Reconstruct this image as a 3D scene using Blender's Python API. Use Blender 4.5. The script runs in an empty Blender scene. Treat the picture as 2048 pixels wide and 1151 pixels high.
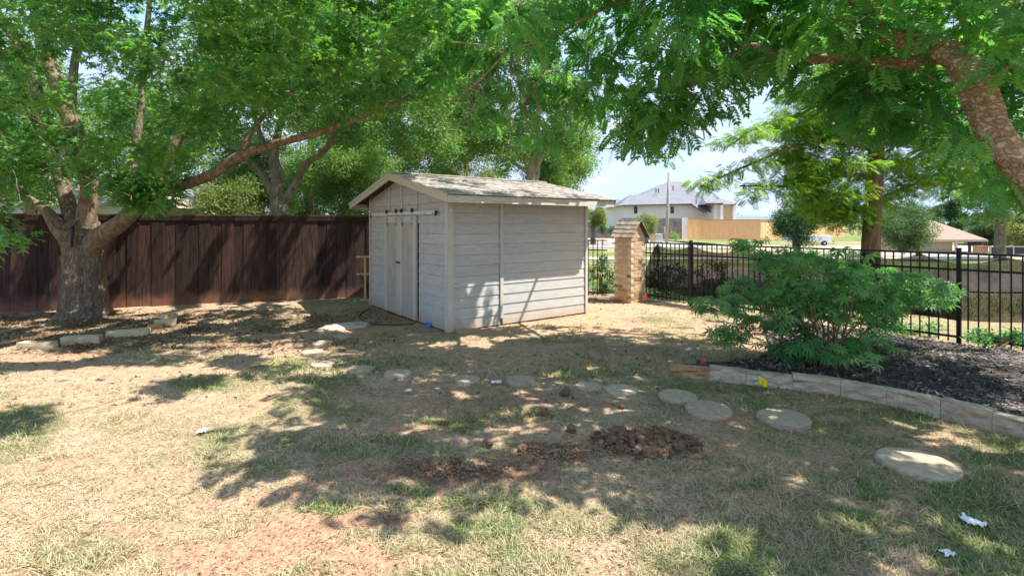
import bpy, math, random
import numpy as np
from mathutils import Vector, Matrix, noise as mnoise

random.seed(7); rng = np.random.default_rng(7)
scene = bpy.context.scene
R = math.radians

# ------------------------------------------------------------------ camera, world, sun, exposure
cam_d = bpy.data.cameras.new('camera'); cam = bpy.data.objects.new('camera', cam_d)
scene.collection.objects.link(cam); scene.camera = cam
cam.location = (0, 0, 1.65); cam.rotation_euler = (R(90), 0, 0)
cam_d.sensor_width = 36; cam_d.lens = 36 * 1012 / 2048; cam_d.shift_y = -0.0618
cam_d.clip_start = 0.05; cam_d.clip_end = 6000

SUN = Vector((0.544, -0.068, 1.0)).normalized()
SUN_EL = math.asin(SUN.z); SUN_AZ = math.atan2(SUN.x, SUN.y)
world = bpy.data.worlds.new('World'); scene.world = world; world.use_nodes = True
wn = world.node_tree.nodes; wl = world.node_tree.links; wn.clear()
w_out = wn.new('ShaderNodeOutputWorld'); w_bg = wn.new('ShaderNodeBackground'); w_sky = wn.new('ShaderNodeTexSky')
w_sky.sky_type = 'NISHITA'; w_sky.sun_disc = False; w_sky.sun_elevation = SUN_EL; w_sky.sun_rotation = SUN_AZ
w_sky.air_density = 1.0; w_sky.dust_density = 0.1; w_sky.ozone_density = 1.2
w_bg.inputs['Strength'].default_value = 0.15
w_tc = wn.new('ShaderNodeTexCoord'); w_sep = wn.new('ShaderNodeSeparateXYZ'); wl.new(w_tc.outputs['Generated'], w_sep.inputs[0])
w_add = wn.new('ShaderNodeMath'); w_add.operation = 'ADD'; w_add.inputs[1].default_value = 0.28; w_add.use_clamp = False
wl.new(w_sep.outputs['Z'], w_add.inputs[0])
w_max = wn.new('ShaderNodeMath'); w_max.operation = 'MAXIMUM'; w_max.inputs[1].default_value = 0.1; wl.new(w_add.outputs[0], w_max.inputs[0])
w_dx = wn.new('ShaderNodeMath'); w_dx.operation = 'DIVIDE'; wl.new(w_sep.outputs['X'], w_dx.inputs[0]); wl.new(w_max.outputs[0], w_dx.inputs[1])
w_dy = wn.new('ShaderNodeMath'); w_dy.operation = 'DIVIDE'; wl.new(w_sep.outputs['Y'], w_dy.inputs[0]); wl.new(w_max.outputs[0], w_dy.inputs[1])
w_cmb = wn.new('ShaderNodeCombineXYZ'); wl.new(w_dx.outputs[0], w_cmb.inputs[0]); wl.new(w_dy.outputs[0], w_cmb.inputs[1])
w_no = wn.new('ShaderNodeTexNoise'); w_no.inputs['Scale'].default_value = 2.1; w_no.inputs['Detail'].default_value = 9
w_no.inputs['Roughness'].default_value = 0.58; w_no.inputs['Distortion'].default_value = 0.5
wl.new(w_cmb.outputs[0], w_no.inputs['Vector'])
w_ramp = wn.new('ShaderNodeValToRGB'); w_ramp.color_ramp.elements[0].position = 0.43; w_ramp.color_ramp.elements[1].position = 0.72
wl.new(w_no.outputs['Fac'], w_ramp.inputs['Fac'])
w_mix = wn.new('ShaderNodeMix'); w_mix.data_type = 'RGBA'
wl.new(w_ramp.outputs['Color'], w_mix.inputs[0]); w_tint = wn.new('ShaderNodeMix'); w_tint.data_type = 'RGBA'; w_tint.blend_type = 'MULTIPLY'; w_tint.inputs[0].default_value = 1; w_tint.inputs[7].default_value = (.80, .87, 1.0, 1); wl.new(w_sky.outputs['Color'], w_tint.inputs[6]); w_cap = wn.new('ShaderNodeMix'); w_cap.data_type = 'RGBA'; w_cap.blend_type = 'DARKEN'; w_cap.inputs[0].default_value = 1; w_cap.inputs[7].default_value = (1.7, 2.15, 3.0, 1); wl.new(w_tint.outputs[2], w_cap.inputs[6]); wl.new(w_cap.outputs[2], w_mix.inputs[6]); w_mix.inputs[7].default_value = (2.35, 2.5, 2.8, 1)
wl.new(w_mix.outputs[2], w_bg.inputs['Color']); wl.new(w_bg.outputs[0], w_out.inputs['Surface'])

sun_d = bpy.data.lights.new('sun', 'SUN'); sun_d.energy = 3.55; sun_d.angle = R(0.53); sun_d.color = (1.0, 0.95, 0.87)
sun = bpy.data.objects.new('sun', sun_d); scene.collection.objects.link(sun)
sun.rotation_euler = SUN.to_track_quat('Z', 'Y').to_euler(); sun.location = (20, -3, 40)

scene.view_settings.view_transform = 'Standard'; scene.view_settings.look = 'None'
scene.view_settings.gamma = 1; scene.view_settings.use_curve_mapping = False
scene.view_settings.exposure = 1.62
scene.render.engine = 'CYCLES'
cy = scene.cycles
cy.max_bounces = 10; cy.diffuse_bounces = 7; cy.glossy_bounces = 2; cy.transmission_bounces = 6; cy.transparent_max_bounces = 12
cy.use_denoising = True; cy.sample_clamp_indirect = 6; cy.caustics_reflective = False; cy.caustics_refractive = False

# ------------------------------------------------------------------ helpers
F, HY, CX, EYE = 1012.0, 449.0, 1024.0, 1.65
def P(px, py, Y):                       # a point of the photograph at depth Y, in world metres
    return Vector(((px - CX) / F * Y, Y, EYE - (py - HY) / F * Y))
def G(px, py, z=0.0):                   # the ground point under a point of the photograph
    Y = F * (EYE - z) / (py - HY)
    return Vector(((px - CX) / F * Y, Y, z))

def tag(o, label=None, cat=None, group=None, kind=None):
    if label: o['label'] = label
    if cat: o['category'] = cat
    if group: o['group'] = group
    if kind: o['kind'] = kind
    return o
def link(o, parent=None):
    scene.collection.objects.link(o)
    if parent is not None: o.parent = parent
    return o
def empty(name, loc=(0, 0, 0), rz=0.0, label=None, cat=None, group=None):
    o = bpy.data.objects.new(name, None); o.empty_display_size = 0.2
    link(o); o.location = loc; o.rotation_euler = (0, 0, rz)
    return tag(o, label, cat, group)
def inst(name, mesh, parent, loc=(0, 0, 0), rot=(0, 0, 0), sc=(1, 1, 1)):
    o = bpy.data.objects.new(name, mesh); link(o, parent); o.location = loc; o.rotation_euler = rot
    o.scale = sc if hasattr(sc, '__len__') else (sc, sc, sc)
    return o

class MB:
    def __init__(self): self.v = []; self.f = []
    def add(self, vs, fs):
        n = len(self.v); self.v += [tuple(v) for v in vs]; self.f += [tuple(i + n for i in f) for f in fs]; return self
    def box(self, x0, x1, y0, y1, z0, z1, M=None):
        vs = [Vector(p) for p in ((x0, y0, z0), (x1, y0, z0), (x1, y1, z0), (x0, y1, z0), (x0, y0, z1), (x1, y0, z1), (x1, y1, z1), (x0, y1, z1))]
        if M is not None: vs = [M @ v for v in vs]
        return self.add(vs, [(0, 3, 2, 1), (4, 5, 6, 7), (0, 1, 5, 4), (1, 2, 6, 5), (2, 3, 7, 6), (3, 0, 4, 7)])
    def bar(self, a, b, w, h):
        a = Vector(a); b = Vector(b); d = b - a; L = d.length
        q = d.to_track_quat('X', 'Z').to_matrix().to_4x4()
        return self.box(0, L, -w / 2, w / 2, -h / 2, h / 2, Matrix.Translation(a) @ q)
    def prism(self, poly, off):          # poly: list of points, extruded by off
        n = len(poly); off = Vector(off); a = [Vector(p) for p in poly]
        vs = a + [p + off for p in a]
        fs = [tuple(range(n))[::-1], tuple(range(n, 2 * n))] + [(i, (i + 1) % n, n + (i + 1) % n, n + i) for i in range(n)]
        return self.add(vs, fs)
    def tube(self, pts, rad, seg=8, cap=True, wob=0.0):
        pts = [Vector(p) for p in pts]; base = len(self.v); n = len(pts)
        up = Vector((0.13, 0.21, 1)).normalized(); prev = None
        for i, p in enumerate(pts):
            t = (pts[min(i + 1, n - 1)] - pts[max(i - 1, 0)]); t = t.normalized() if t.length > 1e-9 else Vector((0, 0, 1))
            if prev is None:
                prev = t.cross(Vector((1, 0.2, 0))) if abs(t.x) < 0.8 else t.cross(Vector((0, 1, 0.2)))
            u = (prev - t * prev.dot(t)).normalized(); w = t.cross(u); prev = u
            for k in range(seg):
                a = 2 * math.pi * k / seg; r = rad[i]
                if wob:
                    r *= 1 + wob * (math.sin(3 * a + i * .35) * .45 + math.sin(5 * a - i * .2) * .35 + mnoise.noise(Vector((math.cos(a) * 2.2, math.sin(a) * 2.2, i * .33 + rad[0] * 9))) * 1.2)
                self.v.append(tuple(p + (u * math.cos(a) + w * math.sin(a)) * r))
        for i in range(n - 1):
            for k in range(seg):
                a = base + i * seg + k; b = base + i * seg + (k + 1) % seg
                self.f.append((a, b, b + seg, a + seg))
        if cap:
            self.f.append(tuple(base + k for k in range(seg))[::-1]); self.f.append(tuple(base + (n - 1) * seg + k for k in range(seg)))
        return self
    def lump(self, c, r, sx=1, sy=1, sz=1, amp=.35, lev=2, seed=0):
        vs, fs = ICO[lev]; c = Vector(c); out = []
        for v in vs:
            d = 1 + amp * mnoise.noise(v * 1.7 + Vector((seed * 3.1, seed * 1.7, seed))) + amp * .5 * mnoise.noise(v * 4.5 + Vector((seed, 0, seed * 2)))
            out.append(c + Vector((v.x * sx, v.y * sy, v.z * sz)) * r * d)
        return self.add(out, fs)
    def mesh(self, name, mat=None, smooth=False):
        m = bpy.data.meshes.new(name); m.from_pydata(self.v, [], self.f)
        if mat: m.materials.append(mat)
        if smooth: m.polygons.foreach_set('use_smooth', [True] * len(m.polygons))
        m.update(); return m
    def build(self, name, mat, parent=None, smooth=False):
        return link(bpy.data.objects.new(name, self.mesh(name, mat, smooth)), parent)

import bmesh
ICO = {}
for _l in (1, 2, 3):
    _b = bmesh.new(); bmesh.ops.create_icosphere(_b, subdivisions=_l, radius=1)
    ICO[_l] = ([v.co.copy() for v in _b.verts], [tuple(v.index for v in f.verts) for f in _b.faces]); _b.free()

def smooth_path(pts, n=6):               # Catmull-Rom through (point, radius)
    P_ = [Vector(p[0]) for p in pts]; r_ = [p[1] for p in pts]; o = []; ro = []
    for i in range(len(P_) - 1):
        p0 = P_[max(i - 1, 0)]; p1 = P_[i]; p2 = P_[i + 1]; p3 = P_[min(i + 2, len(P_) - 1)]
        for k in range(n):
            t = k / n
            o.append(.5 * ((2 * p1) + (p2 - p0) * t + (2 * p0 - 5 * p1 + 4 * p2 - p3) * t * t + (3 * p1 - p0 - 3 * p2 + p3) * t ** 3)); ro.append(r_[i] * (1 - t) + r_[i + 1] * t)
    o.append(P_[-1]); ro.append(r_[-1]); return o, ro

# value noise for numpy arrays
def vnoise(x, y, s, seed=0):
    x = np.asarray(x) * s + seed * 17.3; y = np.asarray(y) * s + seed * 9.1
    xi = np.floor(x).astype(np.int64); yi = np.floor(y).astype(np.int64); fx = x - xi; fy = y - yi
    fx = fx * fx * (3 - 2 * fx); fy = fy * fy * (3 - 2 * fy)
    def h(a, b):
        n = (a * 374761393 + b * 668265263 + seed * 982451653) & 0xffffffff
        n = ((n ^ (n >> 13)) * 1274126177) & 0xffffffff
        return ((n ^ (n >> 16)) & 0xffff) / 65535.0
    return (h(xi, yi) * (1 - fx) + h(xi + 1, yi) * fx) * (1 - fy) + (h(xi, yi + 1) * (1 - fx) + h(xi + 1, yi + 1) * fx) * fy
def fbm(x, y, s, seed=0, o=4):
    t = 0; a = .5; n = 0
    for k in range(o): t = t + a * vnoise(x, y, s * 2 ** k, seed + k * 5); n += a; a *= .55
    return t / n
def sst(a, b, x):
    t = np.clip((np.asarray(x) - a) / (b - a), 0, 1); return t * t * (3 - 2 * t)

# ------------------------------------------------------------------ materials
def new_mat(name):
    m = bpy.data.materials.new(name); m.use_nodes = True; nt = m.node_tree
    b = nt.nodes['Principled BSDF']; b.inputs['Specular IOR Level'].default_value = .3
    return m, nt, b
def rgb(c): return (c[0], c[1], c[2], 1)
def N(nt, t, **kw):
    n = nt.nodes.new(t)
    for k, v in kw.items(): setattr(n, k, v)
    return n
def mixc(nt, fac, a, b, mode='MIX'):
    n = N(nt, 'ShaderNodeMix', data_type='RGBA', blend_type=mode)
    for i, v in ((0, fac), (6, a), (7, b)):
        if hasattr(v, 'is_output'): nt.links.new(v, n.inputs[i])
        else: n.inputs[i].default_value = v if i == 0 else rgb(v)
    return n.outputs[2]
def noise(nt, vec, scale, detail=5, rough=.6, sc3=None):
    if sc3 is not None:
        mp = N(nt, 'ShaderNodeMapping'); nt.links.new(vec, mp.inputs[0]); mp.inputs['Scale'].default_value = sc3; vec = mp.outputs[0]
    n = N(nt, 'ShaderNodeTexNoise'); n.inputs['Scale'].default_value = scale; n.inputs['Detail'].default_value = detail; n.inputs['Roughness'].default_value = rough
    nt.links.new(vec, n.inputs['Vector']); return n.outputs['Fac']
def ramp(nt, fac, p0, p1, inv=False):
    n = N(nt, 'ShaderNodeMapRange'); n.inputs[1].default_value = p0; n.inputs[2].default_value = p1
    if inv: n.inputs[3].default_value = 1; n.inputs[4].default_value = 0
    n.interpolation_type = 'SMOOTHSTEP'; nt.links.new(fac, n.inputs[0]); return n.outputs[0]
def bump(nt, b, h, strength=.4, dist=.02):
    n = N(nt, 'ShaderNodeBump'); n.inputs['Strength'].default_value = strength; n.inputs['Distance'].default_value = dist
    nt.links.new(h, n.inputs['Height']); nt.links.new(n.outputs[0], b.inputs['Normal'])

def std_mat(name, c1, c2, scale=6, sc3=None, rough=.8, bmp=.3, bdist=.01, rnd=.0, spec=.25, splash=None, detail=6, metal=0):
    """two colours mixed by noise, per-piece variation, optional dirt splash near the ground (world z)"""
    m, nt, b = new_mat(name)
    tc = N(nt, 'ShaderNodeTexCoord').outputs['Object']
    info = N(nt, 'ShaderNodeObjectInfo')
    off = N(nt, 'ShaderNodeVectorMath', operation='ADD'); sc = N(nt, 'ShaderNodeVectorMath', operation='SCALE')
    cmb = N(nt, 'ShaderNodeCombineXYZ'); 
    for i in range(3): nt.links.new(info.outputs['Random'], cmb.inputs[i])
    nt.links.new(cmb.outputs[0], sc.inputs[0]); sc.inputs['Scale'].default_value = 37.0
    nt.links.new(tc, off.inputs[0]); nt.links.new(sc.outputs[0], off.inputs[1]); vec = off.outputs[0]
    f = noise(nt, vec, scale, detail, .65, sc3)
    col = mixc(nt, ramp(nt, f, .3, .7), c1, c2)
    if rnd:
        mr = N(nt, 'ShaderNodeMapRange'); mr.inputs[3].default_value = 1 - rnd; mr.inputs[4].default_value = 1 + rnd
        nt.links.new(info.outputs['Random'], mr.inputs[0])
        hs = N(nt, 'ShaderNodeHueSaturation'); nt.links.new(mr.outputs[0], hs.inputs['Value']); nt.links.new(col, hs.inputs['Color']); col = hs.outputs[0]
    if splash:
        sc_, z0, z1, amt = splash
        geo = N(nt, 'ShaderNodeNewGeometry'); sp = N(nt, 'ShaderNodeSeparateXYZ'); nt.links.new(geo.outputs['Position'], sp.inputs[0])
        nn = noise(nt, geo.outputs['Position'], 5, 5, .7)
        ad = N(nt, 'ShaderNodeMath', operation='MULTIPLY_ADD'); nt.links.new(nn, ad.inputs[0]); ad.inputs[1].default_value = -(z1 - z0) * 1.2; nt.links.new(sp.outputs['Z'], ad.inputs[2])
        k = ramp(nt, ad.outputs[0], z0 - (z1 - z0) * .6, z1 - (z1 - z0) * .6, inv=True)
        mu = N(nt, 'ShaderNodeMath', operation='MULTIPLY'); nt.links.new(k, mu.inputs[0]); mu.inputs[1].default_value = amt
        col = mixc(nt, mu.outputs[0], col, sc_)
    nt.links.new(col, b.inputs['Base Color']); b.inputs['Roughness'].default_value = rough
    b.inputs['Specular IOR Level'].default_value = spec; b.inputs['Metallic'].default_value = metal
    if bmp: bump(nt, b, f, bmp, bdist)
    return m

SOIL = (.36, .22, .13)
def bark_mat(name, c1, c2, crack, vs, st, bd=.04, k=.09):
    m, nt, b = new_mat(name); tc = N(nt, 'ShaderNodeTexCoord').outputs['Object']
    n0 = N(nt, 'ShaderNodeTexNoise'); n0.inputs['Scale'].default_value = vs * .6; n0.inputs['Detail'].default_value = 3; nt.links.new(tc, n0.inputs['Vector'])
    mp = N(nt, 'ShaderNodeMapping'); mp.inputs['Scale'].default_value = st; nt.links.new(mixc(nt, .11, tc, n0.outputs['Color'], 'ADD'), mp.inputs[0])
    vo = N(nt, 'ShaderNodeTexVoronoi', feature='DISTANCE_TO_EDGE'); vo.inputs['Scale'].default_value = vs; nt.links.new(mp.outputs[0], vo.inputs['Vector'])
    vc_ = N(nt, 'ShaderNodeTexVoronoi'); vc_.inputs['Scale'].default_value = vs; nt.links.new(mp.outputs[0], vc_.inputs['Vector'])
    e = ramp(nt, vo.outputs['Distance'], 0.0, k); f = noise(nt, tc, vs * 4, 6, .75)
    sp = N(nt, 'ShaderNodeSeparateColor'); nt.links.new(vc_.outputs['Color'], sp.inputs[0])
    mm = N(nt, 'ShaderNodeMath', operation='MULTIPLY_ADD'); nt.links.new(sp.outputs[0], mm.inputs[0]); mm.inputs[1].default_value = .45; nt.links.new(f, mm.inputs[2])
    c = mixc(nt, ramp(nt, mm.outputs[0], .35, 1.0), c1, c2); c = mixc(nt, e, mixc(nt, .5, crack, c), c)
    nt.links.new(c, b.inputs['Base Color']); b.inputs['Roughness'].default_value = .95; b.inputs['Specular IOR Level'].default_value = .08
    h = N(nt, 'ShaderNodeMath', operation='MULTIPLY_ADD'); nt.links.new(e, h.inputs[0]); h.inputs[1].default_value = .8; nt.links.new(f, h.inputs[2])
    bump(nt, b, h.outputs[0], 1, bd); return m
M = {}
M['siding'] = std_mat('siding_paint', (.43, .43, .405), (.53, .53, .505), 3, (1.5, 1.5, 9), .65, .2, .005, .05, splash=((.42, .28, .19), 0, .28, .65))
M['siding_back'] = std_mat('siding_gap', (.13, .12, .11), (.17, .16, .14), 3)
M['trim'] = std_mat('trim_paint', (.50, .48, .42), (.56, .54, .48), 4, (6, 6, 1), .6, .12, .003, .03, splash=((.42, .28, .19), 0, .2, .5))
M['door'] = std_mat('door_paint', (.38, .355, .30), (.48, .455, .395), 2.2, (5, 5, 1.2), .6, .2, .003, .03, splash=((.40, .28, .19), 0, .25, .5))
M['fascia'] = std_mat('fascia_paint', (.50, .45, .34), (.56, .51, .40), 4, (2, 6, 6), .6, .2, .004, .04)
M['fascia_worn'] = std_mat('worn_fascia_paint', (.48, .43, .35), (.66, .63, .58), 5, (1.5, 5, 7), .65, .3, .006, .05)
M['soffit'] = std_mat('raw_soffit', (.06, .045, .03), (.12, .09, .06), 5)
M['shingle'] = std_mat('roof_shingle', (.30, .27, .25), (.56, .51, .47), 9, None, .95, .6, .01, .0, spec=.1)
M['galv'] = std_mat('galvanised', (.42, .40, .36), (.55, .53, .48), 12, None, .45, .1, .002, metal=.5)
M['rail_metal'] = std_mat('rail_metal', (.58, .55, .47), (.68, .66, .60), 9, None, .5, .1, .002)
M['iron_dark'] = std_mat('dark_iron', (.02, .02, .02), (.035, .03, .028), 12, None, .5, .1, .002)
M['black_fence'] = std_mat('black_powder_coat', (.012, .012, .013), (.02, .02, .02), 10, None, .4, .05, .001)
M['board'] = std_mat('stained_cedar', (.017, .009, .008), (.060, .032, .025), 3, (9, 9, .8), .75, .6, .008, .40, splash=((.26, .13, .08), 0, .34, .6))
M['cap'] = std_mat('stained_cap', (.05, .028, .02), (.12, .07, .05), 4, (1, 6, 6), .8, .4, .005, .1)
M['oak_bark'] = std_mat('oak_bark', (.10, .075, .05), (.33, .27, .19), 11, (2.6, 2.6, .4), .95, 1, .05, spec=.1)
M['oak_bark_warm'] = std_mat('oak_limb_bark', (.11, .08, .05), (.27, .215, .145), 12, (1.5, 1.5, .7), .95, .8, .025, spec=.1)
M['pistache_bark'] = std_mat('flaking_bark', (.17, .09, .045), (.56, .37, .22), 9, (1, 1, 2.2), .95, 1, .05, spec=.1)
M['oak_bark'] = bark_mat('oak_bark', (.15, .115, .08), (.34, .28, .21), (.12, .09, .06), 26, (1, 1, .13), .022, .16)
M['pistache_bark'] = bark_mat('flaking_bark', (.36, .22, .12), (.72, .55, .38), (.30, .17, .09), 16, (1, 1.3, 1.7), .03, .22)
M['grey_bark'] = std_mat('grey_bark', (.12, .095, .07), (.27, .22, .17), 6, (2, 2, .7), .95, .7, .02, spec=.1)
M['pale_bark'] = std_mat('pale_bark', (.30, .26, .21), (.48, .42, .35), 6, None, .95, .5, .02, spec=.1)
M['brown_bark'] = std_mat('brown_bark', (.10, .06, .035), (.22, .14, .09), 6, (3, 3, .6), .95, .8, .02, spec=.1)
M['mortar'] = std_mat('mortar', (.52, .44, .33), (.60, .52, .40), 12, None, .95, .4, .006)
M['brick'] = std_mat('tan_brick', (.46, .32, .19), (.54, .39, .25), 14, None, .9, .5, .006, .14, splash=((.55, .29, .09), 0, .42, .7))
M['brick_dark'] = std_mat('dark_brick', (.20, .13, .09), (.30, .20, .15), 14, None, .9, .5, .006, .2, splash=((.50, .26, .09), 0, .4, .5))
M['wood_shake'] = std_mat('pillar_shingle', (.22, .17, .13), (.42, .34, .27), 7, (3, 8, 3), .95, .6, .008, .25)
M['sandstone'] = std_mat('edging_sandstone', (.40, .32, .22), (.60, .50, .38), 10, (1, 1, 3), .9, 1, .03, .14)
M['sandstone_rust'] = std_mat('rusty_sandstone', (.34, .19, .08), (.50, .32, .17), 8, (1, 1, 3), .9, .7, .02, .05)
M['lime_block'] = std_mat('limestone', (.48, .36, .22), (.62, .50, .34), 9, None, .9, .5, .012, .1)
M['step_stone'] = std_mat('cast_stone', (.35, .265, .18), (.48, .375, .275), 16, None, .92, .5, .006, .1)
M['concrete'] = std_mat('pad_concrete', (.50, .38, .29), (.64, .54, .45), 5, None, .92, .4, .006)
M['mulch'] = std_mat('mulch_soil', (.045, .037, .034), (.13, .11, .098), 22, None, .95, 1, .03)
M['clod'] = std_mat('dug_soil', (.12, .072, .045), (.24, .15, .095), 18, None, .98, 1, .02, .15, spec=.1)
M['clod_dry'] = std_mat('crumbly_soil', (.17, .105, .065), (.32, .21, .135), 22, None, .98, 1, .02, spec=.1)
M['plastic_black'] = std_mat('black_plastic', (.02, .02, .02), (.04, .04, .04), 20, None, .5, .1, .002)
M['raw_wood'] = std_mat('raw_wood', (.46, .32, .16), (.60, .46, .27), 5, (1, 8, 8), .8, .3, .003)
M['white_scrap'] = std_mat('white_scrap', (.66, .68, .70), (.8, .8, .8), 12, None, .7, .2, .003)
def flat(name, c, rough=.6, var=.12):
    return std_mat(name, tuple(x * (1 - var) for x in c), tuple(min(1, x * (1 + var)) for x in c), 9, None, rough, .1, .002)
M['flag_blue'] = flat('flag_blue', (.03, .16, .72)); M['flag_pink'] = flat('flag_pink', (.85, .10, .22)); M['flag_yellow'] = flat('flag_yellow', (.80, .66, .02), .5, .05)
M['flag_green'] = flat('flag_green', (.10, .50, .20)); M['wire'] = flat('stake_wire', (.25, .23, .2), .4)
M['ink'] = flat('printed_ink', (.12, .10, .02))

def leaf_mat(name, dark, light, trans=.4, rough=.45, spec=.35, tcol=(1.25, 1.35, .55)):
    m, nt, b = new_mat(name)
    at = N(nt, 'ShaderNodeAttribute', attribute_name='tint')
    col = mixc(nt, at.outputs['Fac'], dark, light)
    nt.links.new(col, b.inputs['Base Color']); b.inputs['Roughness'].default_value = rough; b.inputs['Specular IOR Level'].default_value = spec
    tr = N(nt, 'ShaderNodeBsdfTranslucent'); nt.links.new(mixc(nt, 1.0, col, tcol, 'MULTIPLY'), tr.inputs['Color'])
    mx = N(nt, 'ShaderNodeMixShader'); mx.inputs[0].default_value = trans
    nt.links.new(b.outputs[0], mx.inputs[1]); nt.links.new(tr.outputs[0], mx.inputs[2])
    nt.links.new(mx.outputs[0], nt.nodes['Material Output'].inputs['Surface']); return m
M['oak_leaf'] = leaf_mat('oak_leaf', (.04, .165, .045), (.21, .39, .09), .5, tcol=(1.25, 1.4, .6))
M['pist_leaf'] = leaf_mat('pistache_leaf', (.05, .21, .07), (.19, .41, .11), .55, tcol=(1.25, 1.4, .6))
M['cypress_leaf'] = leaf_mat('cypress_leaf', (.06, .19, .02), (.27, .42, .04), .55)
M['far_leaf'] = leaf_mat('far_leaf', (.08, .19, .05), (.25, .38, .13), .45, .6)
M['pale_leaf'] = leaf_mat('pale_leaf', (.12, .19, .06), (.32, .36, .14), .4, .6)
M['blue_leaf'] = leaf_mat('bluegreen_leaf', (.05, .12, .05), (.16, .25, .12), .35, .6)
M['dark_leaf'] = leaf_mat('dark_leaf', (.025, .07, .03), (.07, .15, .05), .3, .6)
M['vitex_leaf'] = leaf_mat('chaste_leaf', (.06, .23, .08), (.26, .48, .18), .45, .5, .3, (1.1, 1.25, .6))
M['grass'] = leaf_mat('grass_blade', (.57, .45, .31), (.12, .235, .045), .25, .7, .15, (1.05, 1.1, .8))
M['litter'] = leaf_mat('fallen_leaf', (.10, .06, .032), (.36, .25, .14), .1, .8, .15, (1, .9, .7))
M['chips'] = leaf_mat('mulch_chip', (.04, .033, .03), (.27, .23, .21), .0, .8, .2, (1, 1, 1))

def cloth_mat(name, fac):
    m, nt, b = new_mat(name); b.inputs['Base Color'].default_value = (.02, .018, .018, 1); b.inputs['Roughness'].default_value = .9
    tr = N(nt, 'ShaderNodeBsdfTransparent'); mx = N(nt, 'ShaderNodeMixShader')
    tc = N(nt, 'ShaderNodeTexCoord').outputs['Object']; f = ramp(nt, noise(nt, tc, 3, 5, .6), .3, .7)
    mr = N(nt, 'ShaderNodeMapRange'); mr.inputs[3].default_value = fac - .08; mr.inputs[4].default_value = fac + .08; nt.links.new(f, mr.inputs[0])
    nt.links.new(mr.outputs[0], mx.inputs[0]); nt.links.new(b.outputs[0], mx.inputs[1]); nt.links.new(tr.outputs[0], mx.inputs[2])
    nt.links.new(mx.outputs[0], nt.nodes['Material Output'].inputs['Surface']); return m
M['cloth'] = cloth_mat('shade_net', .2); M['cloth_fold'] = cloth_mat('shade_net_folded', .1)
mg, nt, b = new_mat('window_glass'); b.inputs['Base Color'].default_value = (.03, .06, .06, 1); b.inputs['Roughness'].default_value = .1; M['glass'] = mg

# ------------------------------------------------------------------ batches of small leaves
def batch(name, tv, tf, pos, rot, scl, tint, mat, parent=None):
    """many copies of one small template in ONE mesh. tv (n,3), tf list of faces, pos (k,3), rot (k,3,3), scl (k,)"""
    tv = np.asarray(tv, float); k = len(pos); n = len(tv)
    V = np.einsum('kij,nj->kni', rot, tv) * np.asarray(scl)[:, None, None] + np.asarray(pos)[:, None, :]
    lt = np.array([len(f) for f in tf]); li = np.concatenate([np.array(f) for f in tf])
    L = (li[None, :] + (np.arange(k) * n)[:, None]).ravel(); tot = np.tile(lt, k)
    st = np.concatenate([[0], np.cumsum(tot)[:-1]])
    m = bpy.data.meshes.new(name); m.vertices.add(k * n); m.vertices.foreach_set('co', V.ravel())
    m.loops.add(len(L)); m.loops.foreach_set('vertex_index', L.astype(np.int32))
    m.polygons.add(len(tot)); m.polygons.foreach_set('loop_start', st.astype(np.int32))
    a = m.attributes.new('tint', 'FLOAT', 'FACE'); a.data.foreach_set('value', np.repeat(np.asarray(tint, float), len(tf)))
    m.materials.append(mat); m.update(calc_edges=True)
    return link(bpy.data.objects.new(name, m), parent)
def rots(yaw, pitch, roll):
    cy_, sy = np.cos(yaw), np.sin(yaw); cp, sp = np.cos(pitch), np.sin(pitch); cr, sr = np.cos(roll), np.sin(roll); z = np.zeros_like(yaw); o = z + 1
    A = np.stack([np.stack([cy_, -sy, z], -1), np.stack([sy, cy_, z], -1), np.stack([z, z, o], -1)], -2)
    B = np.stack([np.stack([cp, z, sp], -1), np.stack([z, o, z], -1), np.stack([-sp, z, cp], -1)], -2)
    C = np.stack([np.stack([o, z, z], -1), np.stack([z, cr, -sr], -1), np.stack([z, sr, cr], -1)], -2)
    return A @ B @ C

def T_oak():
    v = [(0, 0, 0), (.30, .05, .02), (.30, -.05, .02), (.75, .05, .0), (.75, -.05, .0), (1, 0, -.06),
         (.30, .30, -.05), (.20, .22, -.03), (.30, -.30, -.05), (.20, -.22, -.03), (.62, .36, -.06), (.55, .24, -.03), (.62, -.36, -.06), (.55, -.24, -.03),
         (.88, .22, -.06), (.88, -.22, -.06), (.52, .04, .02), (.52, -.04, .02)]
    v = [(0, 0, 0), (.26, .05, .01), (.26, -.05, .01), (.48, .06, .03), (.48, -.06, .03), (.72, .05, .02), (.72, -.05, .02), (1, 0, -.08), (.40, .34, -.06), (.40, -.34, -.06), (.82, .36, -.07), (.82, -.36, -.07), (.14, .20, -.03), (.14, -.20, -.03)]
    f = [(0, 4, 3), (3, 4, 6, 5), (5, 6, 7), (1, 3, 8), (2, 9, 4), (3, 5, 10), (4, 11, 6), (0, 1, 12), (0, 13, 2)]
    return v, f
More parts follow.
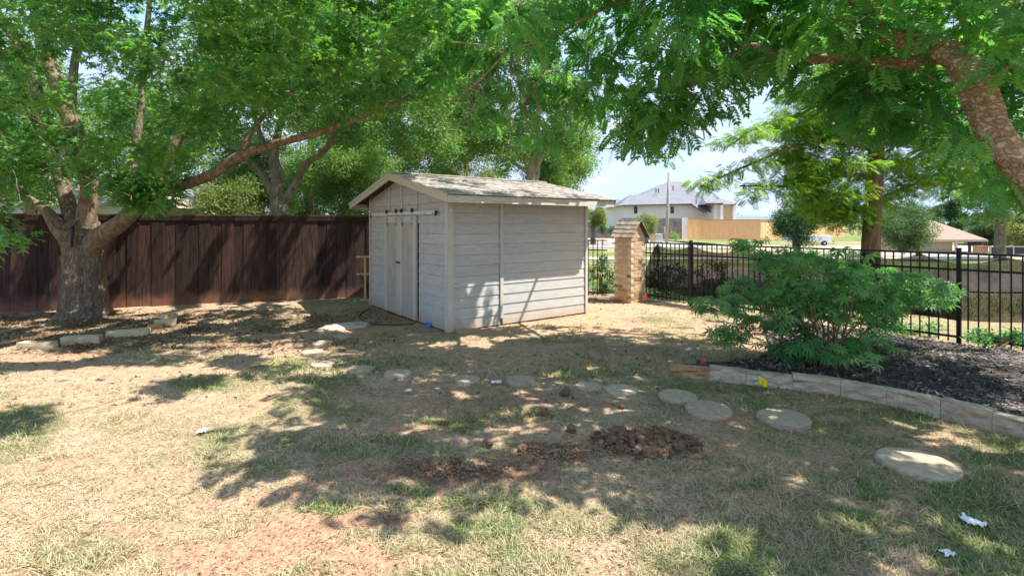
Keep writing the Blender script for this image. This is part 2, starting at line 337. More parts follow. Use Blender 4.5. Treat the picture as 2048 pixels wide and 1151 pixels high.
def T_pinnate(pairs=6, ll=.34, lw=.085, ang=62, droop=.28, twig=True):
    v = []; f = []
    def leaflet(o, d, n, L):
        d = Vector(d).normalized(); s = Vector((-d.y, d.x, 0)) * lw; o = Vector(o); m = o + d * L * .45
        b = len(v); v.extend([tuple(o), tuple(m + s + Vector((0, 0, -.01))), tuple(o + d * L + Vector((0, 0, -.08 * L * 3))), tuple(m - s + Vector((0, 0, -.01)))])
        f.append((b, b + 3, b + 2, b + 1))
    for i in range(pairs):
        x = .18 + .72 * i / (pairs - 1); z = -droop * x * x; L = ll * (1 - .35 * abs(i / (pairs - 1) - .45)); a = R(ang - 10 * i / pairs)
        for s in (1, -1): leaflet((x, 0, z), (math.cos(a), s * math.sin(a), 0), 0, L)
    leaflet((.92, 0, -droop * .85), (1, 0, 0), 0, ll * .8)
    if twig:
        for i in range(3):
            x0, x1 = i / 3, (i + 1) / 3; b = len(v); w = .008
            v.extend([(x0, -w, -droop * x0 * x0), (x1 * .95, -w, -droop * x1 * x1), (x1 * .95, w, -droop * x1 * x1), (x0, w, -droop * x0 * x0)]); f.append((b, b + 1, b + 2, b + 3))
    return v, f
def T_palm(k=7):
    v = []; f = []
    for i in range(k):
        a = R(-115 + 230 * i / (k - 1)); L = 1 - .38 * abs(i - (k - 1) / 2) / ((k - 1) / 2); d = Vector((math.cos(a), math.sin(a), 0)); s = Vector((-d.y, d.x, 0)) * .11 * L
        o = Vector((0, 0, 0)); b = len(v)
        v.extend([tuple(o), tuple(d * L * .5 + s + Vector((0, 0, .05))), tuple(d * L + Vector((0, 0, -.18 * L))), tuple(d * L * .5 - s + Vector((0, 0, .05))), tuple(d * L * .5 + Vector((0, 0, .0)))])
        f += [(b, b + 4, b + 2, b + 1), (b, b + 3, b + 2, b + 4)]
    return v, f
def T_clump(n=7, seed=3, sz=.26):
    r = random.Random(seed); v = []; f = []
    for i in range(n):
        c = Vector((r.gauss(0, .5), r.gauss(0, .5), r.gauss(0, .35))); a = r.uniform(0, 6.28); d = Vector((math.cos(a), math.sin(a), r.uniform(-.7, .4))).normalized(); s = d.cross(Vector((r.uniform(-.5, .5), r.uniform(-.5, .5), 1))).normalized()
        b = len(v); v.extend([tuple(c), tuple(c + d * sz + s * sz * .45), tuple(c + d * sz * 2), tuple(c + d * sz - s * sz * .45)]); f.append((b, b + 3, b + 2, b + 1))
    return v, f
TPL = {'oak': T_oak(), 'pinnate': T_pinnate(), 'feather': T_pinnate(7, .34, .042, 58, .18, False), 'palm': T_palm(), 'clump': T_clump(), 'simple': T_clump(3, 5, .33)}

def grow(mb, nodes, targets, tip=.006, thick=.02, seg=5, sag=.08):
    """chains every target point to the nearest piece of the limb skeleton with a thin curved branch"""
    NP = np.array([list(p) for p, r in nodes]); NR = [r for p, r in nodes]
    todo = [Vector(t) for t in targets]
    D0 = [np.min(np.linalg.norm(NP - np.array(t), axis=1)) for t in todo]
    for i in np.argsort(D0):
        t = todo[i]; d = np.linalg.norm(NP - np.array(t), axis=1) ; j = int(np.argmin(d)); s = Vector(NP[j]); L = d[j]
        if L < .05: continue
        r0 = min(NR[j] * .75, tip + thick * min(1, L / 1.5)); off = Vector((random.uniform(-1, 1), random.uniform(-1, 1), random.uniform(-.3, 1))) * sag * L
        pts = []; rr = []; k = 4 if L < 1 else 6
        for q in range(k + 1):
            u = q / k; w = 4 * u * (1 - u)
            pts.append(s.lerp(t, u) + off * w + Vector((random.gauss(0, .015), random.gauss(0, .015), random.gauss(0, .015))) * L); rr.append(r0 * (1 - u) + tip * u)
        mb.tube(pts, rr, seg, False)
        NP = np.vstack([NP, np.array([list(p) for p in pts[1:]])]); NR += rr[1:]

SPOTS = []
for px_, py_, rx_, ry_ in ((1836, 921, 100, 32), (815, 862, 60, 12), (950, 885, 80, 8), (1215, 815, 95, 8), (730, 960, 50, 12), (550, 948, 60, 8), (1660, 1032, 45, 12), (1265, 940, 60, 12), (1930, 880, 100, 12), (1570, 832, 60, 9), (1450, 845, 60, 8), (1080, 1110, 300, 40), (1420, 1090, 120, 25),
                           (1240, 645, 130, 9), (700, 655, 70, 12), (1890, 742, 100, 12), (2010, 790, 70, 14), (1960, 705, 80, 6), (500, 700, 60, 4), (420, 668, 60, 4), (250, 745, 230, 14), (80, 715, 90, 12), (620, 612, 60, 4), (100, 628, 60, 5), (560, 715, 50, 4), (1010, 860, 60, 6), (640, 703, 26, 4), (1580, 790, 60, 6), (1800, 850, 60, 8), (380, 690, 40, 3), (840, 700, 50, 3)):
    c_ = G(px_, py_); SPOTS.append((c_.x, c_.y, rx_ / F * c_.y, .5 * (G(px_, py_ - ry_).y - G(px_, py_ + ry_).y)))
def sun_gaps(p):
    """the gaps of a crown: where the sun gets through to the lawn, the board fence and the shed"""
    kx, ky = SUN.x / SUN.z, SUN.y / SUN.z; x = p[:, 0] - kx * p[:, 2]; y = p[:, 1] - ky * p[:, 2]
    mid = sst(-2.6, -1.8, x) * (1 - sst(3.0, 4.2, x)) * (1 - sst(6.2, 7.2, y))
    ok = fbm(x, y, 2.4, 83, 3) < .60 + .10 * (fbm(x, y, .5, 84, 2) - .5) + (.12 * mid) - .06 * sst(2.6, 3.6, x) * (1 - sst(5, 6, y))
    fz = sst(8.6, 9.6, y - .33 * (x + 3.26)) ; ok &= (fbm(x * 1.6, y * .8, 3.4, 90, 2) < .50) | (fz < .5)
    for cx_, cy_, sx_, sy_ in SPOTS: ok &= ((x - cx_) / sx_) ** 2 + ((y - cy_) / sy_) ** 2 > .6 + .8 * fbm(x, y, 5, 89)
    q = LITPOLY; ins = np.zeros(len(x), bool); j = len(q) - 1; xx = x + (fbm(x, y, 2.5, 85) - .5) * .5; yy = y + (fbm(x, y, 2.5, 86) - .5) * .4
    for i in range(len(q)):
        cr = (q[i][1] > yy) != (q[j][1] > yy); t = (q[j][0] - q[i][0]) * (yy - q[i][1]) / (q[j][1] - q[i][1] + 1e-12) + q[i][0]
        ins ^= cr & (xx < t); j = i
    ok &= ~ins
    dx = p[:, 0] - SC[0]; dy = p[:, 1] - SC[1]; nx, ny = math.sin(TH), -math.cos(TH); dd = dx * nx + dy * ny; k = dd / (SUN.x * nx + SUN.y * ny)
    a = (dx - SUN.x * k) * math.cos(TH) + (dy - SUN.y * k) * math.sin(TH); z = p[:, 2] - SUN.z * k
    ok &= ~((dd > 0) & (z > -.3) & (z < 1.0) & ((a > 1.7) & (a < 3.3) | (a > .15) & (a < .95) & (fbm(a - z * .3, z * .3, 4, 87) > .44) | (a >= .95) & (a <= 1.7) & (fbm(a - z * .3, z * .3, 5, 88) > .58)))
    return ok

def foliage(root, clusters, kind, mat, per, size, flat_=.6, tintf=None, near=0, stuff_name='foliage', droop=.35, spread=.5, up=.5, nearname='leaf', sunholes=False):
    C_ = np.array([list(c) for c, r in clusters]); Rr = np.array([r for c, r in clusters]); k = len(C_)
    cnt = np.maximum(3, (per * rng.uniform(.6, 1.4, k) * (Rr / Rr.mean()) ** 2)).astype(int); idx = np.repeat(np.arange(k), cnt); n = len(idx)
    off = rng.normal(0, 1, (n, 3)); off /= np.linalg.norm(off, axis=1)[:, None]; off *= (rng.uniform(0, 1, n) ** .5)[:, None]
    off[:, 2] *= flat_; pos = C_[idx] + off * Rr[idx][:, None]
    yaw = np.arctan2(off[:, 1], off[:, 0]) + rng.normal(0, spread, n); pitch = droop + rng.normal(0, .4, n); roll = rng.normal(0, up, n)
    scl = size * rng.uniform(.55, 1.35, n); rot = rots(yaw, pitch, roll)
    ct = rng.uniform(0, 1, k); tint = np.clip(.6 * ct[idx] + .5 * rng.uniform(0, 1, n) - .05, 0, 1)
    tint[rng.uniform(0, 1, n) < .01] = 1.5
    if sunholes:
        ok = sun_gaps(pos); pos, rot, scl, tint = pos[ok], rot[ok], scl[ok], tint[ok]; n = len(pos)
    tv, tf = TPL[kind]; keep = np.ones(n, bool)
    if near:
        d = pos[:, 1] + 0.0; px = pos[:, 0] / pos[:, 1] * F + CX; py = HY - (pos[:, 2] - EYE) / pos[:, 1] * F
        vis = (px > 5) & (px < 2043) & (py > 5) & (py < 1146)
        key = np.where(vis, np.linalg.norm(pos - np.array([0, 0, EYE]), axis=1) / size, 1e9); sel = np.argsort(key)[:near]; keep[sel] = False
        mm = []
        for q in range(5):
            mb = MB(); mb.add([tuple(p) for p in tv], tf); me = mb.mesh(nearname, mat); a = me.attributes.new('tint', 'FLOAT', 'FACE'); a.data.foreach_set('value', [q / 4] * len(tf)); mm.append(me)
        RM = root.matrix_world.inverted() if False else Matrix.Translation(-Vector(root.location))
        for s in sel:
            o = bpy.data.objects.new(nearname, mm[int(np.clip(tint[s], 0, .99) * 5)]); link(o, root)
            o.matrix_local = RM @ Matrix.Translation(Vector(pos[s])) @ Matrix([list(r) for r in rot[s]]).to_4x4() @ Matrix.Scale(float(scl[s]), 4)
    o = batch(stuff_name, tv, tf, pos[keep] - np.array(list(root.location)), rot[keep], scl[keep], tint[keep], mat, root); o['kind'] = 'stuff'
    return o

def limb(mb, pts, seg=10, n=5, wob=.0, loc=Vector((0, 0, 0))):
    p, r = smooth_path(pts, n); mb.tube([q - loc for q in p], r, seg, True, wob); return list(zip(p, r))

# ------------------------------------------------------------------ ground
def gz(x, y):
    x = np.asarray(x, float); y = np.asarray(y, float)
    a = (fbm(x, y, .8, 3) - .5) * .05 + (fbm(x, y, 5, 4) - .5) * .018 * (1 - sst(9, 14, y))
    return a * sst(1.0, 2, y) * (1 - sst(14, 20, y)) - .85 * sst(24, 42, y) * sst(12, 26, x)
def patch(x, y, lst):
    t = np.zeros_like(x)
    for px, py, rx, ry, a in lst:
        c = G(px, py); sx = rx / F * c.y; sy = .5 * (G(px, py - ry).y - G(px, py + ry).y)
        u = (x - c.x - (px - CX) / F * (y - c.y)) / sx; v = (y - c.y) / sy   # an ellipse as it lies on the ground
        d = np.sqrt(u * u + v * v) + (fbm(x, y, 3.2, 11) - .5) * 1.1
        t = np.maximum(t, a * (1 - sst(.65, 1.15, d)))
    return t
GREEN = [(400, 765, 70, 25, 1), (60, 840, 90, 40, .9), (560, 730, 60, 20, .6), (690, 820, 90, 26, .6), (820, 725, 110, 18, .45), (620, 885, 120, 22, .3), (360, 1000, 0.01, 0.01, 0), (770, 880, 60, 15, .8), (480, 930, 90, 25, .35),
         (830, 975, 50, 16, .8), (660, 1020, 60, 18, .8), (1000, 1010, 120, 20, .7), (970, 1060, 80, 25, .55), (1960, 1000, 110, 60, .85), (1990, 1110, 130, 60, .7), (1650, 850, 160, 16, .7), (1450, 775, 130, 12, .85), (1760, 830, 140, 14, .8),
         (1980, 900, 90, 35, .95), (1050, 830, 60, 15, .6), (900, 850, 90, 22, .6), (660, 765, 60, 15, .8), (1300, 760, 60, 10, .4), (765, 672, 35, 8, .9), (1100, 680, 120, 8, .5), (300, 715, 60, 8, .6), (430, 665, 30, 6, .7), (265, 632, 40, 6, .4),
         (1700, 960, 120, 40, .4), (1480, 960, 90, 40, .3), (1180, 1040, 120, 40, .35), (300, 850, 180, 30, .28), (150, 1090, 120, 40, .3), (1400, 640, 60, 12, .7), (1500, 705, 60, 8, .6)]
BARE = [(560, 1110, 260, 60, 1), (640, 1050, 160, 28, 1), (300, 1060, 140, 25, .5), (740, 1035, 110, 22, .8), (900, 945, 190, 32, 1), (1280, 890, 150, 30, 1), (1100, 905, 120, 26, 1), (830, 860, 70, 14, .9), (800, 800, 160, 28, .8), (1150, 725, 170, 18, .8), (900, 800, 260, 36, .75), (1120, 715, 300, 26, .6), (560, 690, 200, 14, .5), (1420, 700, 120, 12, .7),
        (1450, 835, 90, 16, .8), (100, 715, 150, 18, .9), (300, 745, 230, 14, .75), (1220, 655, 120, 14, .9), (690, 655, 90, 12, .9), (1660, 1030, 40, 12, .7), (1930, 880, 80, 14, .8), (1450, 655, 90, 16, .7), (480, 1000, 100, 14, .45),
        (960, 880, 90, 12, .7), (1230, 815, 110, 10, .7), (1100, 760, 190, 14, .55), (540, 790, 40, 12, .3), (1000, 700, 260, 14, .5), (720, 930, 60, 14, .5), (230, 640, 300, 30, .8), (1240, 612, 60, 8, .9), (1840, 915, 110, 30, .6)]
DARK = [(950, 940, 200, 30, .75), (1280, 890, 120, 26, .9), (1100, 905, 110, 24, .9), (740, 1050, 110, 22, .5), (1290, 640, 60, 6, .4), (1080, 800, 220, 20, .35), (1250, 700, 120, 12, .4), (700, 780, 120, 12, .3)]
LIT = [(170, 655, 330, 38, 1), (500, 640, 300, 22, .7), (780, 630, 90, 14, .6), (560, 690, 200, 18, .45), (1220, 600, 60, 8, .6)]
RED = [(560, 1110, 260, 60, 1), (640, 1050, 160, 30, .9), (900, 945, 230, 36, .8), (1290, 895, 200, 40, .8), (830, 860, 70, 14, .8), (1450, 835, 120, 20, .8), (100, 715, 150, 18, .5), (1450, 655, 120, 16, .5), (1220, 655, 120, 14, .4), (1150, 725, 170, 20, .4), (950, 800, 300, 50, .4), (600, 1000, 300, 60, .6)]
def maps(x, y):
    n1 = fbm(x, y, 1.1, 21, 5); n2 = fbm(x, y, 2.6, 31, 5)
    near = sst(8.5, 5.2, y)
    green = np.clip(patch(x, y, GREEN) + .55 * sst(.50, .66, n1) + .42 * sst(.36, .58, fbm(x, y, 1.9, 24)) * sst(-2.4, -1.2, x) + .25 * sst(.4, .6, n2), 0, 1)
    bare = np.clip(patch(x, y, BARE) + .8 * sst(.53, .66, n2) + .38 * sst(4.6, 6.5, y) + .3 * sst(.45, .6, fbm(x, y, 5, 33)) * sst(-2.2, -1, x), 0, 1)
    # the lawn left of x = -14 or right of the iron fence and beyond the yard is plain grass
    return green, bare, patch(x, y, DARK), patch(x, y, LIT), patch(x, y, RED)
def fence_y(x): return 11.6 + (x + 3.26) * .333     # line of the board fence
def iron_side(x, y): return (x - 3.62) * .798 + (y - 10.24) * .602   # > 0 beyond the iron fence
def beyond(x, y):
    return np.clip(sst(.15, .5, iron_side(x, y)) + sst(.1, .5, y - fence_y(x)), 0, 1)
def lin(a, b, n): return list(np.linspace(a, b, n, endpoint=False))
xs = np.array([-3000, -900, -300, -120, -60, -40, -28] + lin(-20, -9, 22) + lin(-9, -4, 60) + lin(-4, 5.5, 240) + lin(5.5, 12, 60) + lin(12, 60, 48) + [60, 75, 100, 150, 300, 900, 3000])
ys = np.array([-600, -100, -20, -4, 0] + lin(1, 2, 6) + lin(2, 7, 150) + lin(7, 13, 100) + lin(13, 30, 40) + lin(30, 70, 40) + [70, 80, 100, 150, 300, 900, 4000])
X, Y_ = np.meshgrid(xs, ys); gx, gy = X.ravel(), Y_.ravel()
gzv = gz(gx, gy); nx_, ny_ = len(xs), len(ys)
green, bare, dark, lit, red = maps(gx, gy); by = beyond(gx, gy)[:, None]
def C3(c): return np.array(c)[None, :]
def mx(a, b, f): return a * (1 - f[:, None]) + b * f[:, None]
thatch = mx(C3((.46, .35, .24)) + np.zeros((len(gx), 3)), C3((.15, .18, .07)), green * .85)
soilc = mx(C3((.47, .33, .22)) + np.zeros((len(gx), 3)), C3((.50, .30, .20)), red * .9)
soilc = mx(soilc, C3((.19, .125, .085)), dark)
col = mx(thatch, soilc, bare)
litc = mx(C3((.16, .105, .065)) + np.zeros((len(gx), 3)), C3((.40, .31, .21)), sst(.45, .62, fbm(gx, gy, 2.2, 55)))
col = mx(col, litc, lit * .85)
far = mx(C3((.15, .21, .06)) + np.zeros((len(gx), 3)), C3((.34, .28, .17)), sst(.42, .62, fbm(gx, gy, .35, 71)))
col = col * (1 - by) + far * by
gm = bpy.data.meshes.new('ground')
I = (np.arange(ny_ - 1)[:, None] * nx_ + np.arange(nx_ - 1)[None, :]).ravel()
Q = np.stack([I, I + 1, I + nx_ + 1, I + nx_], 1)
gm.vertices.add(len(gx)); gm.vertices.foreach_set('co', np.stack([gx, gy, gzv], 1).ravel())
gm.loops.add(Q.size); gm.loops.foreach_set('vertex_index', Q.ravel().astype(np.int32))
gm.polygons.add(len(Q)); gm.polygons.foreach_set('loop_start', (np.arange(len(Q)) * 4).astype(np.int32)); gm.update(calc_edges=True)
gm.polygons.foreach_set('use_smooth', [True] * len(Q))
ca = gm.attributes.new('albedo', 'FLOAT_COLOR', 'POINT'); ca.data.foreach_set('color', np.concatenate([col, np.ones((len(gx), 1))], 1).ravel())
m, nt, b = new_mat('ground_soil_and_thatch')
at = N(nt, 'ShaderNodeAttribute', attribute_name='albedo'); geo = N(nt, 'ShaderNodeNewGeometry')
f1 = noise(nt, geo.outputs['Position'], 38, 6, .75); f2 = noise(nt, geo.outputs['Position'], 9, 6, .7); f3 = noise(nt, geo.outputs['Position'], 130, 3, .7)
c = mixc(nt, 1.0, at.outputs['Color'], mixc(nt, ramp(nt, f2, .25, .75), (.72, .70, .68), (1.2, 1.2, 1.2)), 'MULTIPLY')
c = mixc(nt, 1.0, c, mixc(nt, ramp(nt, f1, .3, .68), (.62, .60, .58), (1.22, 1.2, 1.18)), 'MULTIPLY')
c = mixc(nt, 1.0, c, mixc(nt, ramp(nt, f3, .3, .7), (.8, .8, .8), (1.15, 1.15, 1.15)), 'MULTIPLY')
nt.links.new(c, b.inputs['Base Color']); b.inputs['Roughness'].default_value = .95; b.inputs['Specular IOR Level'].default_value = .1
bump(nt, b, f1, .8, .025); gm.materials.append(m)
ground = link(bpy.data.objects.new('ground', gm)); ground['kind'] = 'structure'

def strip(name, x0, x1, y0, y1, mat, lift=.02, skew=0.0, nx=40, ny=4):
    mb = MB()
    for j in range(ny + 1):
        for i in range(nx + 1):
            x = x0 + (x1 - x0) * i / nx; y = y0 + (y1 - y0) * j / ny + skew * x; mb.v.append((x, y, float(gz(np.array([x]), np.array([y]))[0]) + lift))
    for j in range(ny):
        for i in range(nx):
            a = j * (nx + 1) + i; mb.f.append((a, a + 1, a + nx + 2, a + nx + 1))
    o = mb.build(name, mat); o['kind'] = 'structure'; return o
M['asphalt'] = std_mat('pale_asphalt', (.24, .235, .23), (.30, .29, .28), 2, None, .9, .2, .005)
M['walk'] = std_mat('concrete_walk', (.38, .34, .29), (.45, .41, .35), 3, None, .9, .2, .005)
M['sand'] = std_mat('graded_soil', (.42, .29, .19), (.54, .41, .30), 1.5, None, .95, .6, .03)
M['gravelbed'] = std_mat('bed_of_mulch', (.11, .085, .07), (.23, .19, .165), 9, None, .95, .8, .03)
strip('road', -4, 120, 36, 45, M['asphalt'], .03)
strip('sidewalk', -2, 60, 23.5, 25.2, M['walk'], .03)
strip('graded_soil', 8, 70, 46.5, 60, M['sand'], .03, ny=8)
strip('planting_bed', 4.2, 26, 13.5, 19.0, M['gravelbed'], .04, skew=-.12, nx=60, ny=10)

# ------------------------------------------------------------------ shed
TH = .628; SC = (-.972, 7.714, 0); W, D, HW, OV, OF, OB, RH = 3.31, 2.926, 2.187, .463, .253, .29, 2.552
shed = empty('garden_shed', SC, TH, 'small grey lap-sided garden shed with gable roof and twin sliding doors', 'shed')
SL = (RH - HW) / (W / 2)
def roof_z(b): return RH - SL * abs(b - W / 2)
pit = .165
# inner box, kept just behind the boards
mb = MB(); mb.prism([(.03, .03, 0), (.03, W - .03, 0), (.03, W - .03, HW - .03), (.03, W / 2, RH - .04), (.03, .03, HW - .03)], (D - .06, 0, 0)); mb.build('wall_sheathing', M['siding_back'], shed)
n = 13
for i in range(n):
    z0 = .02 + i * pit; z1 = min(z0 + pit - .004, HW - .005)
    if z1 - z0 < .03: continue
    for (a0, a1) in ((.095, .958), (1.02, D - .045)):           # long side facing the camera's right
        mb = MB(); mb.add([(a0, .004, z0), (a1, .004, z0), (a1, .03, z0), (a0, .03, z0), (a0, .014, z1), (a1, .014, z1), (a1, .03, z1), (a0, .03, z1)], [(0, 3, 2, 1), (4, 5, 6, 7), (0, 1, 5, 4), (1, 2, 6, 5), (2, 3, 7, 6), (3, 0, 4, 7)])
        mb.build('siding_board', M['siding'], shed)
i = 0
DB0, DB1 = 1.05, 2.40                    # door opening on the front
while True:
    z0 = .02 + i * pit; z1 = z0 + pit - .004; i += 1
    if z0 > RH - .09: break
    spans = ((.0, DB0 - .01), (DB1 + .01, W - .05)) if z1 < 1.80 else ((.0, W - .05),)
    spans = [(max(s[0], .09), s[1]) for s in spans]
    for b0, b1 in spans:
        def clip(z, b, lo):
            if z <= roof_z(b) - .03: return b
            h = (RH - .03 - z) / SL; return max(b, W / 2 - h) if lo else min(b, W / 2 + h)
        p = [(.004, clip(z0, b0, 1), z0), (.004, clip(z0, b1, 0), z0), (.014, clip(z1, b1, 0), z1), (.014, clip(z1, b0, 1), z1)]
        if p[1][1] - p[0][1] < .05 or p[2][1] - p[3][1] < .01: continue
        mb = MB(); q = [(.03, y, z) for (x, y, z) in p]; mb.add(p + q, [(0, 3, 2, 1)[::-1], (4, 5, 6, 7)[::-1], (0, 1, 5, 4)[::-1], (1, 2, 6, 5)[::-1], (2, 3, 7, 6)[::-1], (3, 0, 4, 7)[::-1]])
        mb.build('siding_board', M['siding'], shed)
# back and far side panels
MB().box(D - .03, D, .03, W, 0, HW - .03).build('back_panel', M['siding'], shed)
MB().box(.03, D - .03, W - .03, W, 0, HW - .02).build('side_panel', M['siding'], shed)
# trim boards
def trim(name, *b, mat='trim'): return MB().box(*b).build(name, M[mat], shed)
trim('corner_board', -.012, .09, -.014, .003, 0, HW - .02); trim('corner_board', -.014, .003, .0035, .085, 0, HW)
trim('corner_board', D - .045, D + .012, -.014, .003, 0, HW - .02); trim('corner_board', D + .001, D + .014, .004, .1, 0, HW - .02); trim('corner_board', -.014, .003, W - .05, W + .012, 0, HW - .01)
trim('batten', .96, 1.018, -.016, .005, .12, HW - .03)
for b in (1.10, 1.72, 2.28): trim('batten', -.016, .003, b - .03, b + .03, 1.90, roof_z(b) - .06)
# doors: panel, stiles, rail, hangers
for k, (b0, b1) in enumerate(((1.06, 1.722), (1.738, 2.40))):
    d = MB().box(-.035, -.006, b0, b1, .03, 1.80).build('door', M['door'], shed)
    for (s0, s1) in ((b0, b0 + .10), (b1 - .10, b1)): MB().box(-.052, -.0355, s0, s1, .03, 1.80).build('stile', M['trim'], d)
    MB().box(-.049, -.0355, b0 + .101, b1 - .101, 1.69, 1.80).build('rail', M['trim'], d)
    kb = b1 - .04 if k == 0 else b0 + .04
    MB().tube([(-.05, kb, .975), (-.085, kb, .975)], [.012, .02], 10).build('knob', M['iron_dark'], d, True)
    for hb in (b0 + .10, b1 - .12):
        h = MB().box(-.062, -.0525, hb - .018, hb + .018, 1.62, 1.89).build('hanger', M['galv'], d)
        MB().tube([(-.075, hb, 1.895), (-.05, hb, 1.895)], [.035, .035], 14).build('wheel', M['iron_dark'], h)
        m_ = MB()
        for z in (1.66, 1.75): m_.tube([(-.070, hb, z), (-.062, hb, z)], [.010, .010], 8)
        m_.build('bolt', M['iron_dark'], h)
MB().box(-.038, -.032, 1.80, 2.0, 1.815, 1.85)
tr = MB().box(-.050, -.040, .32, 3.10, 1.815, 1.875).box(-.039, -.006, .45, 3.0, 1.835, 1.85).build('track', M['rail_metal'], shed)
for b in (.42, .72, 2.75, 3.0): MB().tube([(-.055, b, 1.83), (-.037, b, 1.83)], [.011, .011], 8).build('bolt', M['iron_dark'], tr)
for b in (.31, 3.10): MB().box(-.060, -.037, b, b + .03, 1.79, 1.87).build('end_stop', M['iron_dark'], tr)
MB().tube([(-.016, .045, 1.87), (-.010, .045, 1.87)], [.001, .001], 6)
MB().tube([(.04, -.022, 1.87), (.04, -.014, 1.87)], [.022, .022], 14).build('round_plate', M['white_scrap'], shed)
# roof: decks, rake boards, fascia, shingles
def slope_M(side):                        # frame on a roof slope: x along ridge, y down the slope, z out
    d = Vector((0, side, -SL)).normalized(); nrm = Vector((0, side * SL, 1)).normalized(); e = d.cross(nrm) if side > 0 else d.cross(nrm)
    return Matrix(((1, d.x, nrm.x, 0), (0, d.y, nrm.y, W / 2), (0, d.z, nrm.z, RH), (0, 0, 0, 1)))
LS = (W / 2 + OV) * math.sqrt(1 + SL * SL)
for side in (-1, 1):
    Ms = slope_M(side)
    MB().box(-OF, D + OB, .0, LS, -.02, -.001, Ms).build('roof_deck', M['soffit'], shed)
    MB().box(-OF - .022, -OF - .001, .0, LS, -.115, -.012, Ms).build('rake_board', M['fascia'], shed)
    MB().box(-OF - .034, -OF - .023, .0, LS + .01, -.035, .004, Ms).build('rake_trim', M['fascia'], shed)
    MB().box(D + OB + .001, D + OB + .022, .0, LS - .02, -.10, -.012, Ms).build('rake_board', M['fascia_worn'], shed)
    bz = RH - SL * (W / 2 + OV); bb = W / 2 + side * (W / 2 + OV)
    MB().box(-OF, D + OB - .05, min(bb, bb - side * .02), max(bb, bb - side * .02), bz - .115, bz - .012).build('fascia_board', M['fascia_worn'], shed)
    for k in range(6): MB().box(.1 + k * .54, .14 + k * .54, min(bb - side * .03, bb - side * (OV - .02)), max(bb - side * .03, bb - side * (OV - .02)), bz - .08, bz - .0).build('rafter_tail', M['soffit'], shed)
    sh = MB(); ncs = 16; ex = LS / ncs; rr = random.Random(5 + side)
    for c_ in range(ncs + 1):
        y1 = min(LS + .03, c_ * ex + .02) + rr.uniform(-.003, .003); x = -OF - .03 - rr.uniform(0, .2)
        while x < D + OB + .02:
            w = rr.uniform(.18, .32); x0 = max(x, -OF - .03); x1 = min(x + w - .006, D + OB + .03 + rr.uniform(-.015, .02)); t = .012 + rr.uniform(0, .009)
            yy = y1 + rr.uniform(-.012, .012) + (.02 * rr.random() if c_ == ncs else 0)
            if x1 - x0 > .03: 
                ya = max(0, yy - ex * 1.4)
                sh.add([Ms @ Vector(p) for p in ((x0, ya, 0.0), (x1, ya, 0.0), (x1, yy, t * .4), (x0, yy, t * .4), (x0, ya, .006), (x1, ya, .006), (x1, yy, t + .006), (x0, yy, t + .006))],
                       [(0, 3, 2, 1), (4, 5, 6, 7), (0, 1, 5, 4), (1, 2, 6, 5), (2, 3, 7, 6), (3, 0, 4, 7)])
            x += w
    o = sh.build('shingles', M['shingle'], shed); o['kind'] = 'stuff'
MB().box(-OF - .03, D + OB + .02, W / 2 - .11, W / 2 + .11, RH + .004, RH + .022).build('ridge_cap', M['shingle'], shed)
MB().tube([(D + .12, .35, .0), (D + .12, .35, .10), (D + .12, .35, .22)], [.035, .035, .035], 12).build('vent_pipe', M['white_scrap'], shed, True)

# ------------------------------------------------------------------ board fence on the left
FD = Vector((.949, .316, 0)); FO = Vector((-3.26, 11.6, 0)); FA = math.atan2(FD.y, FD.x)
bf = empty('board_fence', FO, FA, 'tall dark brown stained board fence running behind the oak and the shed', 'fence')
u = -16.0; kk = 0; rr = random.Random(3)
bmesh_cache = []
for q in range(6):
    w = .226 + rr.uniform(-.012, .010); t = .018; mb = MB(); e = .006
    mb.add([(-w / 2, -t, 0), (w / 2, -t, 0), (w / 2, 0, 0), (-w / 2, 0, 0), (-w / 2, -t, 1.74), (w / 2, -t, 1.74), (w / 2, 0, 1.74), (-w / 2, 0, 1.74), (-w / 2 + e, -t - .004, .0), (w / 2 - e, -t - .004, .0), (w / 2 - e, -t - .004, 1.74), (-w / 2 + e, -t - .004, 1.74)],
           [(0, 3, 2, 1), (4, 5, 6, 7), (1, 2, 6, 5), (2, 3, 7, 6), (3, 0, 4, 7), (0, 8, 11, 4), (8, 9, 10, 11), (9, 1, 5, 10)]); bmesh_cache.append(mb.mesh('board', M['board']))
while u < 5.1:
    w = .208; inst('board', bmesh_cache[kk % 6 if rr.random() > .3 else rr.randrange(6)], bf, (u + rr.uniform(-.002, .002), (-.010 if kk % 2 else 0) + rr.uniform(-.0015, .0015), .0 + rr.uniform(-.005, .01)), (rr.uniform(-.004, .004), rr.uniform(-.003, .003), 0)); u += w; kk += 1
for z in (.3, .95, 1.5): MB().box(-16, 5.15, .002, .04, z, z + .09).build('rail', M['board'], bf)
MB().box(-16.1, 5.2, -.05, .06, 1.825, 1.86).build('cap_rail', M['cap'], bf)
MB().box(-16.1, 5.2, -.047, -.042 + .014, 1.735, 1.824).build('top_trim', M['board'], bf)

